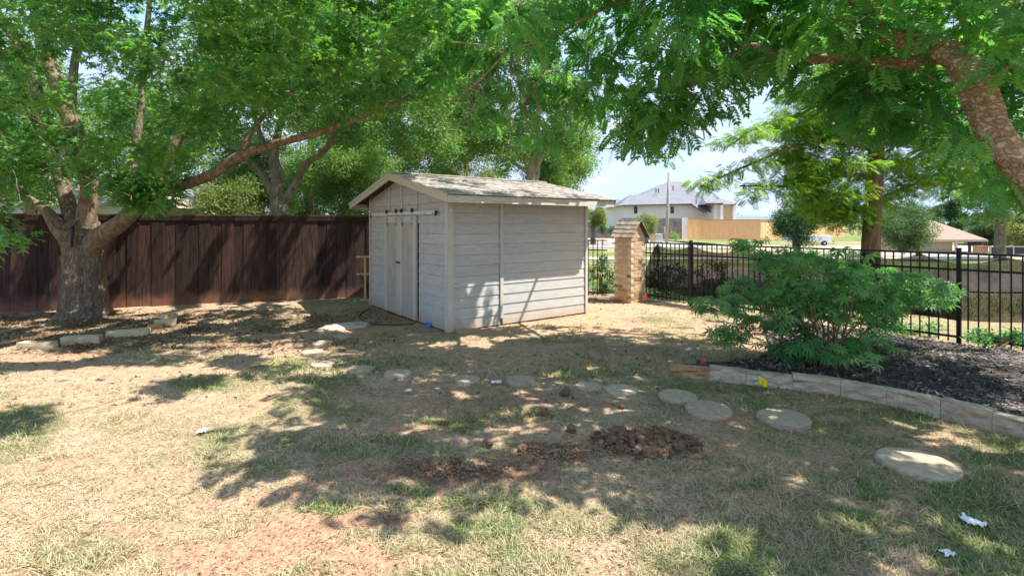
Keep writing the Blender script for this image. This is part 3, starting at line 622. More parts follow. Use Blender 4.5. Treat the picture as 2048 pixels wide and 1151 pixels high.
# ------------------------------------------------------------------ brick pillar
pil = empty('brick_pillar', (2.48, 10.53, 0), .645, 'square tan brick pillar with a little gabled shingle cap', 'pillar')
PW = .46; PH = 1.40
MB().box(.008, PW - .008, .008, PW - .008, 0, PH).prism([(.012, .008, PH), (PW - .012, .008, PH), (PW / 2, .008, PH + .30)], (0, PW - .016, 0)).build('mortar_core', M['mortar'], pil)
bl, bh, jt = .215, .066, .010
bx = {}
def brick_mesh(w, d, h, mat):
    key = (round(w, 3), round(d, 3), round(h, 3), mat)
    if key not in bx:
        e = .004; mb = MB(); mb.add([(0, 0, e), (w, 0, e), (w, d, e), (0, d, e), (0, 0, h - e), (w, 0, h - e), (w, d, h - e), (0, d, h - e), (e, e, 0), (w - e, e, 0), (w - e, d - e, 0), (e, d - e, 0), (e, e, h), (w - e, e, h), (w - e, d - e, h), (e, d - e, h)],
               [(8, 11, 10, 9), (12, 13, 14, 15), (0, 1, 5, 4), (1, 2, 6, 5), (2, 3, 7, 6), (3, 0, 4, 7), (0, 8, 9, 1), (1, 9, 10, 2), (2, 10, 11, 3), (3, 11, 8, 0), (4, 5, 13, 12), (5, 6, 14, 13), (6, 7, 15, 14), (7, 4, 12, 15)])
        bx[key] = mb.mesh('brick', M[mat])
    return bx[key]
rr = random.Random(12); z = .004; row = 0
while z + bh < PH + .01:
    for face in range(4):
        L = PW - .0; s = 0.0; first = (row + face) % 2
        segs = [(.0 if first else .1, bl)]
        xs_ = []
        x = 0.0 if first else .1025 + .0
        if first: xs_ = [(0, .222), (.232, .228 - .1)] 
        else: xs_ = [(.1025, .25 - .02), (.3425, .1175 )]
        for (x0, w) in xs_:
            mt = 'brick_dark' if rr.random() < .16 else 'brick'; me = brick_mesh(w, .09, bh, mt); o_ = rr.uniform(0, .003)
            if face == 0: inst('brick', me, pil, (x0, -o_, z))
            elif face == 1: inst('brick', me, pil, (PW + o_, x0, z), (0, 0, math.pi / 2))
            elif face == 2: inst('brick', me, pil, (PW - x0, PW + o_, z), (0, 0, math.pi))
            else: inst('brick', me, pil, (-o_, PW - x0, z), (0, 0, -math.pi / 2))
    z += bh + jt; row += 1
# gable end bricks (faces right) and the shingled cap; the ridge runs along the pillar's y axis
zz = z; k = 0
while zz < PH + .24:
    half = (PH + .30 - zz - bh) / .30 * PW / 2 - .01
    if half < .03: break
    for (x0, x1) in (((-half, -.01), (.0, half)) if k % 2 else ((-half, half),)):
        if x1 - x0 > .26: inst('brick', brick_mesh(.12, .04, bh, 'brick'), pil, (PW / 2 + x0, -.002, zz)); x0 += .13
        inst('brick', brick_mesh(round(x1 - x0, 2), .04, bh, 'brick_dark' if rr.random() < .2 else 'brick'), pil, (PW / 2 + x0, -.002, zz))
    zz += bh + jt; k += 1
cs = math.atan2(.34, PW / 2 + .05)
for side in (-1, 1):
    d = Vector((side * math.cos(cs), 0, -math.sin(cs))); nr = Vector((side * math.sin(cs), 0, math.cos(cs)))
    Mc = Matrix(((d.x, 0, nr.x, PW / 2), (0, 1, 0, 0), (d.z, 0, nr.z, PH + .335), (0, 0, 0, 1))); LC = math.hypot(.34, PW / 2 + .06)
    MB().box(0, LC, -.06, PW + .06, -.022, -.002, Mc).build('cap_deck', M['soffit'], pil)
    for c_ in range(4):
        y = -.075 - rr.uniform(0, .06)
        while y < PW + .07:
            w = rr.uniform(.07, .14); y0 = max(y, -.075); y1 = min(y + w - .006, PW + .075)
            if y1 - y0 > .02:
                x1 = LC * (c_ + 1) / 4 + .012 + rr.uniform(-.008, .008)
                mb = MB(); mb.add([Mc @ Vector(p) for p in ((x1 - .14, y0, 0), (x1 - .14, y1, 0), (x1, y1, .004), (x1, y0, .004), (x1 - .14, y0, .004), (x1 - .14, y1, .004), (x1, y1, .017), (x1, y0, .017))],
                                  [(0, 3, 2, 1), (4, 5, 6, 7), (0, 1, 5, 4), (1, 2, 6, 5), (2, 3, 7, 6), (3, 0, 4, 7)]); mb.build('shingle', M['wood_shake'], pil)
            y += w

# ------------------------------------------------------------------ iron fences
def iron_fence(A, B, posts, label, h=1.26, gap=.105, ph=.06):
    A = Vector(A); B = Vector(B); d = B - A; L = d.length; t = empty('iron_fence', A, math.atan2(d.y, d.x), label, 'fence')
    pk = MB().box(-.008, .008, -.008, .008, .045, h).mesh('picket', M['black_fence'])
    po = MB().box(-.025, .025, -.025, .025, 0, h + ph).box(-.03, .03, -.03, .03, h + ph, h + ph + .012).mesh('post', M['black_fence'])
    x = gap * .6
    while x < L - .02:
        if min(abs(x - q * L) for q in posts) > .035: inst('picket', pk, t, (x, 0, 0))
        x += gap
    for q in posts: inst('post', po, t, (q * L, 0, 0))
    for z in (.10, h - .24, h - .02): MB().box(0, L, -.017, .017, z, z + .028).build('rail', M['black_fence'], t)
    return t
IA = Vector((2.85, 11.26, 0)); ID = Vector((.602, -.798, 0)); IL = 7.2; IB = IA + ID * IL
iron_fence(IA, IB, [0, 1.28 / IL, 3.35 / IL, 5.43 / IL, 1.0], 'long black iron picket fence right of the brick pillar with shade net on it')
iron_fence((1.2, 11.75, 0), (2.14, 11.35, 0), [0.02], 'short black iron picket fence between shed and brick pillar', 1.30)
# shade net
def net(name, mat, t0, t1, top, bot, off, label, group=None):
    mb = MB(); n = 90; m_ = 10
    for i in range(n + 1):
        t = t0 + (t1 - t0) * i / n; base = IA + ID * t; nrm = Vector((.798, .602, 0))
        for j in range(m_ + 1):
            s = j / m_; z = top(t) * (1 - s) + bot(t) * s
            o = off + .03 * math.sin(t * 5 + s * 3) * s + .05 * s * (1 - s) + .02 * mnoise.noise(Vector((t * 3, s * 4, 1)))
            mb.v.append(tuple(base + nrm * max(.022, o) + Vector((0, 0, z))))
    for i in range(n):
        for j in range(m_):
            a = i * (m_ + 1) + j; mb.f.append((a, a + 1, a + m_ + 2, a + m_ + 1))
    return tag(mb.build(name, mat, None, True), label, 'shade net', group)
ties = [0.42, 1.28, 2.4, 3.3, 4.3, 5.0, 5.9, 7.2]
def topz(t):
    for a, b in zip(ties, ties[1:]):
        if a <= t <= b:
            u = (t - a) / (b - a); return 1.235 - .52 * u * (1 - u) * min(1, (b - a))
    return 1.235
def botz(t):
    q = np.interp(t, [.2, .9, 1.3, 2.5, 3.4, 4.4, 5.4, 6.1, 7.2], [.30, .22, .20, .2, .22, .33, .33, .42, .62]); return float(q) + .02 * math.sin(t * 4)
net('shade_net', M['cloth'], .42, 7.2, topz, botz, .035, 'black see-through shade net hung along the long iron fence')
# triangular end of the net hanging down at its left end
mb = MB(); n = 14
for i in range(n + 1):
    u = i / n; t = .42 - .44 * (u ** .8) ; z = 1.22 - u * .95; b0 = IA + ID * t + Vector((.798, .602, 0)) * .03; b1 = IA + ID * (.45 + .05 * math.sin(u * 6)) + Vector((.798, .602, 0)) * (.035 + .03 * math.sin(u * 9))
    mb.v += [tuple(b0 + Vector((0, 0, z))), tuple(b1 + Vector((0, 0, z)))]
for i in range(n): mb.f.append((2 * i, 2 * i + 1, 2 * i + 3, 2 * i + 2))
tag(mb.build('net_flap', M['cloth_fold'], None, True), 'gathered dark end flap of shade net beside the brick pillar', 'net flap')
net('sagging_net', M['cloth_fold'], 4.0, 5.42, lambda t: .62 - .08 * math.sin((t - 4) * 2.2), lambda t: botz(t) - .01, .06, 'doubled sagging black net low on the iron fence behind the green shrub')

# ------------------------------------------------------------------ stone edging, bed, plastic edging
EP = [Vector((1.72, 5.52, 0)), Vector((2.10, 5.36, 0)), Vector((2.56, 5.14, 0)), Vector((3.14, 4.86, 0)), Vector((3.45, 4.55, 0)), Vector((3.72, 4.18, 0)), Vector((3.92, 3.84, 0)), Vector((4.12, 3.35, 0)), Vector((4.25, 2.8, 0))]
ep, _ = smooth_path([(p, 0) for p in EP], 12)
cum = [0]
for a, b_ in zip(ep, ep[1:]): cum.append(cum[-1] + (b_ - a).length)
def E_at(s):
    s = max(0, min(cum[-1] - 1e-4, s)); i = max(0, int(np.searchsorted(cum, s)) - 1); u = (s - cum[i]) / (cum[i + 1] - cum[i]); p = ep[i].lerp(ep[i + 1], u); d = (ep[i + 1] - ep[i]).normalized(); return p, d
ed = empty('stone_border', EP[0], 0, 'curved low border of rough buff sandstone blocks holding the mulch bed', 'stone border')
s = 0; k = 0; rr = random.Random(8); Ls = [.40, .36, .42, .40, .36, .38, .33, .36, .40, .38, .42, .4]
while s < cum[-1] - .1:
    L = Ls[k % len(Ls)]; p0, d0 = E_at(s + .0005); p1, d1 = E_at(s + L - .0005); hh = .125 + .035 * min(1, s / 1.4) + rr.uniform(-.008, .01); mb = MB(); nI, nJ, nK = 8, 3, 4
    nrm0 = Vector((d0.y, -d0.x, 0)); nrm1 = Vector((d1.y, -d1.x, 0)); wd = .125
    grid = {}
    def sv(i, j, q):
        key = (i, j, q)
        if key not in grid:
            u = i / nI; c = p0.lerp(p1, u); nn = nrm0.lerp(nrm1, u) * -1
            e = .0 if 0 < i < nI else .001
            rough = mnoise.noise(Vector((s * 7 + u * 3, q * 1.1, k * 2.0))) * .035 if j == 0 else 0
            zt = (hh if q == nK else hh * q / nK) + (mnoise.noise(Vector((s * 5 + u * 2.5, j, k))) * .008 if q == nK else 0) - (.006 if q == nK and j in (0, nJ) else 0) - .03 * (q == 0)
            pos = c + nn * (wd * j / nJ + rough - (.012 if q == 0 and j == 0 else 0) + (.006 if q == nK and j == 0 else 0)) + Vector((0, 0, zt)) + (p1 - p0).normalized() * (e if i == 0 else -e)
            grid[key] = len(mb.v); mb.v.append(tuple(pos - EP[0]))
        return grid[key]
    for i in range(nI):
        for q in range(nK): mb.f.append((sv(i, 0, q), sv(i + 1, 0, q), sv(i + 1, 0, q + 1), sv(i, 0, q + 1))); mb.f.append((sv(i + 1, nJ, q), sv(i, nJ, q), sv(i, nJ, q + 1), sv(i + 1, nJ, q + 1)))
        for j in range(nJ): mb.f.append((sv(i, j, nK), sv(i + 1, j, nK), sv(i + 1, j + 1, nK), sv(i, j + 1, nK)))
    for j in range(nJ):
        for q in range(nK): mb.f.append((sv(0, j + 1, q), sv(0, j, q), sv(0, j, q + 1), sv(0, j + 1, q + 1))); mb.f.append((sv(nI, j, q), sv(nI, j + 1, q), sv(nI, j + 1, q + 1), sv(nI, j, q + 1)))
    o = mb.build('stone', M['sandstone_rust' if k == 0 else 'sandstone'], ed)
    if k == 0: o['label'] = 'rust-brown stone at the far left end of the border'
    s += L; k += 1
# mulch bed between border and fence
FB = [Vector((2.05, 5.9, 0)), Vector((2.35, 5.86, 0)), Vector((2.9, 6.05, 0)), Vector((3.35, 6.6, 0)), Vector((4.4, 8.6, 0)), Vector((5.3, 7.6, 0)), Vector((6.05, 6.75, 0)), Vector((7.0, 5.4, 0)), Vector((7.6, 4.4, 0))]
fb, _ = smooth_path([(p, 0) for p in FB], 12); mb = MB(); nA, nB = 90, 40
def bed_pt(u, v):
    a, _ = E_at(u * cum[-1]); i = min(len(fb) - 1, int(u * (len(fb) - 1))); j = min(i + 1, len(fb) - 1); q = u * (len(fb) - 1) - i; c = fb[i].lerp(fb[j], q)
    a = a + (c - a).normalized() * .09; p = a.lerp(c, v); x, y = p.x, p.y
    z = .115 * (1 - v) ** .6 + .05 * sst(0, .5, v) * (1 - sst(.75, 1, v)) * min(1, u * 2) + .10 * u * sst(.1, .5, v) * (1 - .4 * v) + (mnoise.noise(Vector((x * 9, y * 9, 0))) * .014 + mnoise.noise(Vector((x * 28, y * 28, 3))) * .008) - .012 * (v > .98)
    return Vector((x, y, float(z)))
for i in range(nA + 1):
    for j in range(nB + 1): mb.v.append(tuple(bed_pt(i / nA, j / nB)))
for i in range(nA):
    for j in range(nB): a = i * (nB + 1) + j; mb.f.append((a, a + nB + 1, a + nB + 2, a + 1))
o = mb.build('mulch_bed', M['mulch'], None, True); o['kind'] = 'structure'
K = 15000; uu = rng.uniform(.12, 1, K) ** .8; vv = rng.uniform(0, .97, K) ** 1.1
pos = np.array([list(bed_pt(float(a), float(b_))) for a, b_ in zip(uu, vv)]); pos[:, 2] += .006
tint = np.where(rng.uniform(0, 1, K) < .10, rng.uniform(.5, 1.6, K), rng.uniform(0, .35, K))
pal = fbm(pos[:, 0], pos[:, 1], 1.6, 91) > .56; tint = np.where(pal & (rng.uniform(0, 1, K) < .45), rng.uniform(.8, 2.2, K), tint)
o = batch('mulch_chips', [(0, -.16, 0), (1, -.12, .03), (1.05, .1, 0), (0, .14, .04), (0.1, 0, .12), (.95, 0, .1)], [(0, 1, 5, 4), (4, 5, 2, 3)], pos, rots(rng.uniform(0, 6.28, K), rng.normal(0, .3, K), rng.normal(0, .4, K)), rng.uniform(.02, .07, K), tint, M['chips']); o['kind'] = 'stuff'
# black plastic edging strip
pe, _ = smooth_path([(G(1393, 730, 0), 0), (G(1430, 735, 0), 0), (G(1480, 732), 0), (G(1530, 727), 0), (G(1580, 716), 0), (G(1620, 704), 0)], 8); mb = MB()
for p in pe: mb.v += [(p.x, p.y, -.02), (p.x, p.y, .055), (p.x + .004, p.y + .012, .062), (p.x + .006, p.y + .014, -.02)]
for i in range(len(pe) - 1):
    for j in range(3): a = 4 * i + j; mb.f.append((a, a + 4, a + 5, a + 1))
tag(mb.build('plastic_edging', M['plastic_black'], None, True), 'black plastic edging strip curving behind the pink flag', 'garden edging')

# ------------------------------------------------------------------ stepping stones
st = [(682, 670, 19, 'small half-buried round stepping stone just below the pale slab'), (644, 686, 21, 'round stepping stone second down from the pale slab'), (625, 702, 23, 'round stepping stone third from the slab, overlapped by the one above'),
      (646, 727, 25, 'round stepping stone at the bend of the path, left of its row'), (722, 738, 26, 'round stepping stone straight below the shed doors'), (796, 748, 28, 'round stepping stone in green grass below the blue flag'),
      (934, 756, 26, 'round stepping stone left of the white scrap'), (1041, 757, 30, 'thick ridged-edge stepping stone right of the white scrap'), (1176, 767, 27, 'small thin stepping stone beyond the lone dirt clod'),
      (1242, 773, 33, 'thin grey stepping stone right of the lone dirt clod'), (1355, 789, 40, 'pale round stepping stone below the rusty end stone'), (1417, 816, 48, 'thick round stepping stone on red soil beside the dirt heap'),
      (1567, 835, 56, 'wide pale stepping stone below the yellow flag'), (1836, 921, 90, 'largest nearest sunlit stepping stone at the lower right')]
for k, (px, py, hwx, lab) in enumerate(st):
    c = G(px, py, .03); u = (px - CX) / F; r = hwx * c.y / F / math.sqrt(1 + u * u); mb = MB(); n = 56; rr = random.Random(k); th = .034 if k not in (8, 9, 0) else .018
    rings = []
    for (f, z) in ((1.0, -.04), (1.0, th * .55), (.985, th * .85), (.95, th), (.6, th + .002), (.25, th + .003)):
        ring = []
        for i in range(n):
            a = 2 * math.pi * i / n; q = r * f * (1 + (.022 * (rr.random() - .5) * 2 if f > .98 else 0) + .012 * math.sin(3 * a + k)) * (1.0 - (.018 if f > .98 and i % 2 else 0))
            ring.append(len(mb.v)); mb.v.append((q * math.cos(a), q * math.sin(a), z + (mnoise.noise(Vector((math.cos(a) * 2, math.sin(a) * 2, k))) * .003 if f < .97 else 0)))
        rings.append(ring)
    for A_, B_ in zip(rings, rings[1:]):
        for i in range(n): mb.f.append((A_[i], A_[(i + 1) % n], B_[(i + 1) % n], B_[i]))
    mb.f.append(tuple(rings[-1]))
    o = mb.build('stepping_stone', M['step_stone']); o.location = (c.x, c.y, float(gz(np.array([c.x]), np.array([c.y]))[0]) + .0); o.rotation_euler = (random.uniform(-.02, .02), random.uniform(-.02, .02), 0); tag(o, lab, 'stepping stone', 'round stepping stones across the lawn')
o = MB().lump((0, 0, 0), .36, 1.15, .78, .09, .22, 3, 4).build('stone_slab', M['concrete'], None, True); c = G(690, 652); o.location = (c.x, c.y, .0); o.rotation_euler = (0, 0, .5); tag(o, 'irregular pale pinkish stone slab lying before the shed doors', 'stone slab')
c = G(936, 664); o = MB().box(-.18, .18, -.1, .1, 0, .045).build('paving_block', M['step_stone']); o.location = (c.x, c.y + .03, -.005); o.rotation_euler = (0, 0, TH); tag(o, 'flat grey-brown paving block at the foot of the shed corner', 'paving block')

# limestone blocks round the oak
for px, py, L, hh, rz, lab in ((65, 699, .42, .10, .02, 'pale limestone block farthest left below the oak'), (156, 688, .44, .11, .28, 'buff limestone block second from the left below the oak'), (250, 673, .52, .10, .42, 'longest weathered limestone block below the oak'),
                              (306, 657, .2, .07, .35, 'small reddish broken block between the limestone blocks'), (325, 652, .3, .11, .62, 'pale limestone block turned uphill right of the red one'), (331, 637, .24, .10, 1.25, 'short limestone block farthest back, behind the others')):
    c = G(px, py); mb = MB(); vs, fs = [], []
    for i in range(7):
        for j in range(3):
            for q in range(3):
                pass
    nI = 6
    ring = [(-.07, 0), (-.07, hh * .55), (-.062, hh), (0, hh * 1.02), (.062, hh), (.07, hh * .5), (.07, 0)]
    for i in range(nI + 1):
        x = -L / 2 + L * i / nI
        for (y, z_) in ring: mb.v.append((x + random.uniform(-.006, .006), y + random.uniform(-.006, .006), z_ - .01 + random.uniform(-.005, .005) * (z_ > 0)))
    m_ = len(ring)
    for i in range(nI):
        for j in range(m_ - 1): a = i * m_ + j; mb.f.append((a, a + 1, a + m_ + 1, a + m_))
    mb.f.append(tuple(range(m_))[::-1]); mb.f.append(tuple(nI * m_ + j for j in range(m_)))
    o = mb.build('stone_block', M['sandstone_rust'] if 'reddish' in lab else M['lime_block']); o.location = (c.x, c.y + .07, 0); o.rotation_euler = (0, 0, rz); tag(o, lab, 'stone block', 'loose stone blocks edging the oak bed')
c = G(644, 593); o = MB().lump((0, 0, .04), .06, 1, .8, .8, .15, 1, 2).build('stone_block', M['lime_block']); o.location = (c.x, c.y, 0); tag(o, 'small cube-like pale stone at the foot of the fence below the blue flag', 'stone')

# ------------------------------------------------------------------ dug soil
def heap(cpx, cpy, rx, ry, nl, hmax, seed, parent, mound=26):
    rr = random.Random(seed); c = G(cpx, cpy); mb = MB()
    sx = rx / F * c.y; sy = .5 * (G(cpx, cpy - ry).y - G(cpx, cpy + ry).y)
    for i in range(nl):
        a = rr.uniform(0, 6.28); d = rr.random() ** .75; x = c.x + sx * d * math.cos(a); y = c.y + sy * d * math.sin(a)
        h = hmax * (1 - d) ** .7 * rr.uniform(.3, 1); r = rr.choice([.004, .005, .006, .008, .010, .012, .016, .022, .034] if hmax > .02 else [.004, .005, .007, .012]) * (1.15 - .6 * d) * rr.uniform(.8, 1.3)
        mb.lump((x, y, h + r * .3), r, rr.uniform(.8, 1.3), rr.uniform(.8, 1.2), rr.uniform(.7, 1), .55, 2 if r > .02 else 1, rr.uniform(0, 50))
    # the mound under the crumbs
    for i in range(mound):
        a = rr.uniform(0, 6.28); d = rr.random() ** .8 * .75; mb.lump((c.x + sx * d * math.cos(a), c.y + sy * d * math.sin(a), 0), hmax * rr.uniform(.7, 1.2), rr.uniform(1.7, 2.8), rr.uniform(1.4, 2.2), .38 * (1 - d * .7), .5, 2, rr.uniform(0, 50))
    return mb
o = heap(1292, 884, 115, 33, 1100, .036, 1, None).build('soil_heap', M['clod'], None); tag(o, 'larger heap of dug brown soil on the right of the bare patch', 'soil heap', 'dug soil heaps', 'stuff')
o = heap(1115, 908, 125, 31, 1000, .02, 2, None).build('soil_heap', M['clod_dry'], None); tag(o, 'flatter crumbly soil heap left of the larger one', 'soil heap', 'dug soil heaps', 'stuff')
o = heap(1200, 900, 260, 52, 900, .004, 6, None, 0).build('soil_crumbs', M['clod_dry'], None); o['kind'] = 'stuff'
o = heap(930, 935, 170, 30, 700, .006, 3, None, 0).build('soil_crumbs', M['clod_dry'], None); o['kind'] = 'stuff'
for k, (px, py, r, lab) in enumerate(((1131, 790, .045, 'lone round brown clod above the straw patch'), (1085, 831, .042, 'round brown clod left of centre in dry straw'), (1243, 818, .026, 'small dark clod on the pale bare strip'), (884, 853, .022, 'tiny brown clod beside the pink bare patch'),
      (975, 895, .036, 'upright clod at the left edge of the soil heap'), (1143, 866, .036, 'clod just above the middle of the soil heaps'), (913, 928, .03, 'clod lying on the left tail of dug soil'), (1046, 903, .03, 'clod between upright clod and soil heap'), (850, 936, .035, 'flat clod at the far left of the dug soil'), (718, 843, .016, 'dark little clod on bare sandy soil at left'))):
    c = G(px, py); o = MB().lump((0, 0, r * .75), r, 1, .9, .95, .5, 3, k + 4).build('soil_clod', M['clod']); o.location = (c.x, c.y, float(gz(np.array([c.x]), np.array([c.y]))[0])); tag(o, lab, 'clod', 'loose soil clods')

# ------------------------------------------------------------------ flags, scraps, small things
def flag(px, py, h, s, mat, lab, lean=(0, 0), shape='square', rz=0, base_z=0.0):
    c = G(px, py, base_z); t = empty('marker_flag', (c.x, c.y, base_z), rz, lab, 'flag', 'small utility marker flags')
    MB().tube([(0, 0, -.02), (lean[0] * .5, lean[1] * .5, h * .5), (lean[0], lean[1], h)], [.0025] * 3, 5).build('stake', M['wire'], t)
    mb = MB(); n = 5
    for i in range(n + 1):
        u = i / n
        for j in range(n + 1):
            v = j / n; w = s * (1 - u) if shape == 'tri' else s
            if shape == 'tri': x = (v - .5) * s * (1 - u) ; z_ = h - s * .4 + u * s * 1.5
            else: x = u * s; z_ = h - v * s * .85 - u * s * .35
            mb.v.append((lean[0] + x, lean[1] + .012 * math.sin(u * 5 + v * 2) - .03 * u * s * 6 * 0, z_))
    for i in range(n):
        for j in range(n): a = i * (n + 1) + j; mb.f.append((a, a + 1, a + n + 2, a + n + 1))
    f = mb.build('flag', M[mat], t); md = f.modifiers.new('thickness', 'SOLIDIFY'); md.thickness = .0015
    return t, f
t, f = flag(1522, 785, .16, .085, 'flag_yellow', 'bright yellow marker flag in front of the stone border', (-.03, 0), rz=-.5)
pm = MB()
for k in range(6): pm.box(-.03 + .035 + .002 * k, -.03 + .047 + .001 * k, -.0125, -.0115, .075 + k * .009, .080 + k * .009)
pm.build('print', M['ink'], f)
flag(1407, 735, .06, .07, 'flag_pink', 'pink marker flag at the left end of the stone border', shape='tri', base_z=.03)
flag(852, 655, .10, .09, 'flag_blue', 'bright blue marker flag at the shed wall right of the doors', shape='square', rz=.4)
flag(632, 592, .16, .09, 'flag_blue', 'blue marker flag low in front of the brown board fence', rz=.2)
flag(707, 606, .10, .10, 'flag_green', 'small green marker flag left of the shed corner', rz=1.0)
flag(1043, 640, .22, .07, 'flag_pink', 'limp pink marker flag against the sunlit shed wall', rz=1.35, base_z=0)
flag(1291, 607, .12, .10, 'flag_pink', 'pink marker flag behind the fence beside the brick pillar', shape='tri')
for k, (px, py, s, lab) in enumerate(((993, 768, .05, 'crumpled white scrap between two stepping stones'), (818, 787, .03, 'small white scrap left on bare soil'), (875, 784, .022, 'tiny white scrap right of another on bare soil'), (1378, 701, .05, 'white scrap on bare ground left of the shrub'),
                                     (1945, 1046, .05, 'large white paper scrap in grass at lower right'), (1895, 1114, .03, 'thin pale scrap in the grass near the bottom right'), (405, 868, .04, 'faint white scrap in sunlit grass on the left'))):
    c = G(px, py); mb = MB(); n = 7
    for i in range(n + 1):
        for j in range(n + 1):
            u = i / n - .5; v = j / n - .5; mb.v.append((u * 2 * s * (1 + .3 * mnoise.noise(Vector((u * 4, v * 4, k)))), v * 1.3 * s * (1 + .3 * mnoise.noise(Vector((v * 4, u * 5, k + 9)))), .02 + s * .5 * mnoise.noise(Vector((u * 5, v * 5, k * 3)))))
    for i in range(n):
        for j in range(n): a = i * (n + 1) + j; mb.f.append((a, a + 1, a + n + 2, a + n + 1))
    o = mb.build('paper_scrap', M['white_scrap']); o.location = (c.x, c.y, float(gz(np.array([c.x]), np.array([c.y]))[0]) + .012); o.rotation_euler = (0, 0, k * 1.3); tag(o, lab, 'scrap', 'white litter scraps')
    md = o.modifiers.new('thickness', 'SOLIDIFY'); md.thickness = .002
# wooden frame behind the shed corner
wf = empty('wooden_stand', (-3.3, 11.0, 0), 0, 'pale unpainted wooden stand poking out behind the shed corner', 'wooden stand')
for nm, a, b_, w, h in (('rail', (-.08, 0, .95), (.9, .02, .95), .07, .035), ('rail', (-.07, 0, .58), (.9, .02, .58), .09, .03), ('leg', (.11, .0, .0), (.11, .0, .93), .035, .045), ('leg', (.85, .0, .0), (.85, 0, .93), .035, .045),
                       ('brace', (.12, .3, .0), (.0, .02, .56), .03, .03), ('brace', (.86, .3, .0), (.8, .02, .56), .03, .03), ('foot', (-.0, -.02, .02), (.25, -.02, .02), .05, .04)):
    MB().bar(a, b_, w, h).build(nm, M['raw_wood'] if nm != 'brace' else M['brown_bark'], wf)
hp, hr = smooth_path([(G(830, 647, .012), .009), (G(790, 649, .012), .009), (G(750, 648, .014), .009), (G(728, 641, .016), .009), (G(718, 632, .014), .009), (G(728, 622, .012), .009), (G(742, 616, .012), .009)], 8)
tag(MB().tube(hp, hr, 8).build('garden_hose', M['plastic_black'], None, True), 'thin black hose lying on the soil before the shed doors', 'hose')
# cord tied round the oak's left limb
# ------------------------------------------------------------------ OAK
oak_loc = Vector((-7.72, 9.15, 0))
oak = empty('oak_tree', oak_loc, 0, 'big spreading oak with thick forked trunk in front of the brown fence', 'tree')
Yo = 9.15; trunk = MB()
ol = oak_loc; p = [(ol + Vector((0, 0, -.10)), .50), (ol + Vector((0, 0, .02)), .43), (ol + Vector((0, 0, .18)), .37), (ol + Vector((-.01, 0, .45)), .325), (ol + Vector((-.02, 0, .8)), .305), (ol + Vector((-.02, 0, 1.15)), .305), (P(164, 478, Yo), .325), (P(168, 458, Yo), .28), (P(172, 440, Yo), .20)]
skel = limb(trunk, p, 64, 9, .085, oak_loc); trunk.build('trunk', M['oak_bark'], oak, True)
def Lb(pts, seg=14, wob=.03, mat='oak_bark_warm', name='branch', root=None, sk=None):
    root = root or oak; sk = skel if sk is None else sk
    m_ = MB(); s_ = limb(m_, pts, seg, 6, wob, Vector(root.location)); sk += s_; m_.build(name, M[mat], root, True); return s_
Lb([(P(168, 475, 9.15), .22), (P(174, 430, 9.1), .155), (P(178, 370, 9.1), .135), (P(160, 290, 9.0), .14), (P(130, 210, 9.0), .125), (P(100, 130, 9.0), .11), (P(75, 40, 9.0), .09), (P(60, -80, 9.0), .06), (P(50, -200, 9), .04)])
Lb([(P(168, 535, 9.15), .15), (P(185, 490, 9.05), .18), (P(212, 465, 8.98), .16), (P(242, 444, 8.9), .14), (P(290, 400, 8.8), .125), (P(320, 382, 8.7), .12), (P(380, 365, 8.6), .09), (P(430, 345, 8.5), .085), (P(480, 312, 8.4), .08), (P(560, 285, 8.3), .065), (P(640, 265, 8.2), .055), (P(720, 235, 8.1), .045), (P(800, 200, 8.0), .03), (P(880, 150, 8), .02)], wob=.04)
Lb([(P(318, 385, 8.7), .11), (P(335, 340, 8.8), .10), (P(350, 290, 8.9), .08), (P(390, 235, 9), .07), (P(420, 180, 9.1), .055), (P(480, 60, 9.2), .04), (P(520, -80, 9.3), .03)])
Lb([(P(155, 490, 9.15), .2), (P(118, 455, 9.2), .13), (P(95, 425, 9.3), .09), (P(60, 400, 9.4), .07), (P(20, 370, 9.6), .06), (P(-60, 330, 9.8), .05), (P(-200, 260, 10), .03)])
Lb([(P(160, 480, 9.25), .19), (P(140, 420, 9.5), .13), (P(118, 340, 9.8), .12), (P(95, 280, 10), .11), (P(60, 130, 10.2), .10), (P(10, 50, 10.3), .08), (P(-60, -60, 10.4), .05)], mat='oak_bark')
Lb([(P(118, 340, 9.8), .09), (P(140, 250, 10), .08), (P(150, 120, 10.2), .07), (P(180, 0, 10.4), .05), (P(200, -160, 10.4), .03)], mat='oak_bark')
Lb([(P(95, 290, 10), .08), (P(40, 180, 9.2), .07), (P(0, 110, 8.8), .06), (P(-80, 20, 8.4), .04)], mat='oak_bark')
Lb([(P(260, 425, 9.2), .08), (P(265, 330, 9.6), .07), (P(280, 230, 9.8), .065), (P(290, 100, 10), .055), (P(300, 0, 10), .045), (P(310, -120, 10), .03)], mat='oak_bark')
Lb([(P(480, 312, 8.4), .05), (P(520, 240, 8.6), .045), (P(600, 170, 8.8), .035), (P(700, 100, 9), .025)])
def lowest(px, tab): return float(np.interp(px, [t[0] for t in tab], [t[1] for t in tab]))
OAKLOW = [(-300, 430), (0, 470), (60, 420), (140, 395), (200, 400), (250, 425), (300, 445), (345, 430), (400, 345), (470, 290), (560, 262), (640, 240), (720, 215), (820, 200), (900, 185), (1000, 140)]
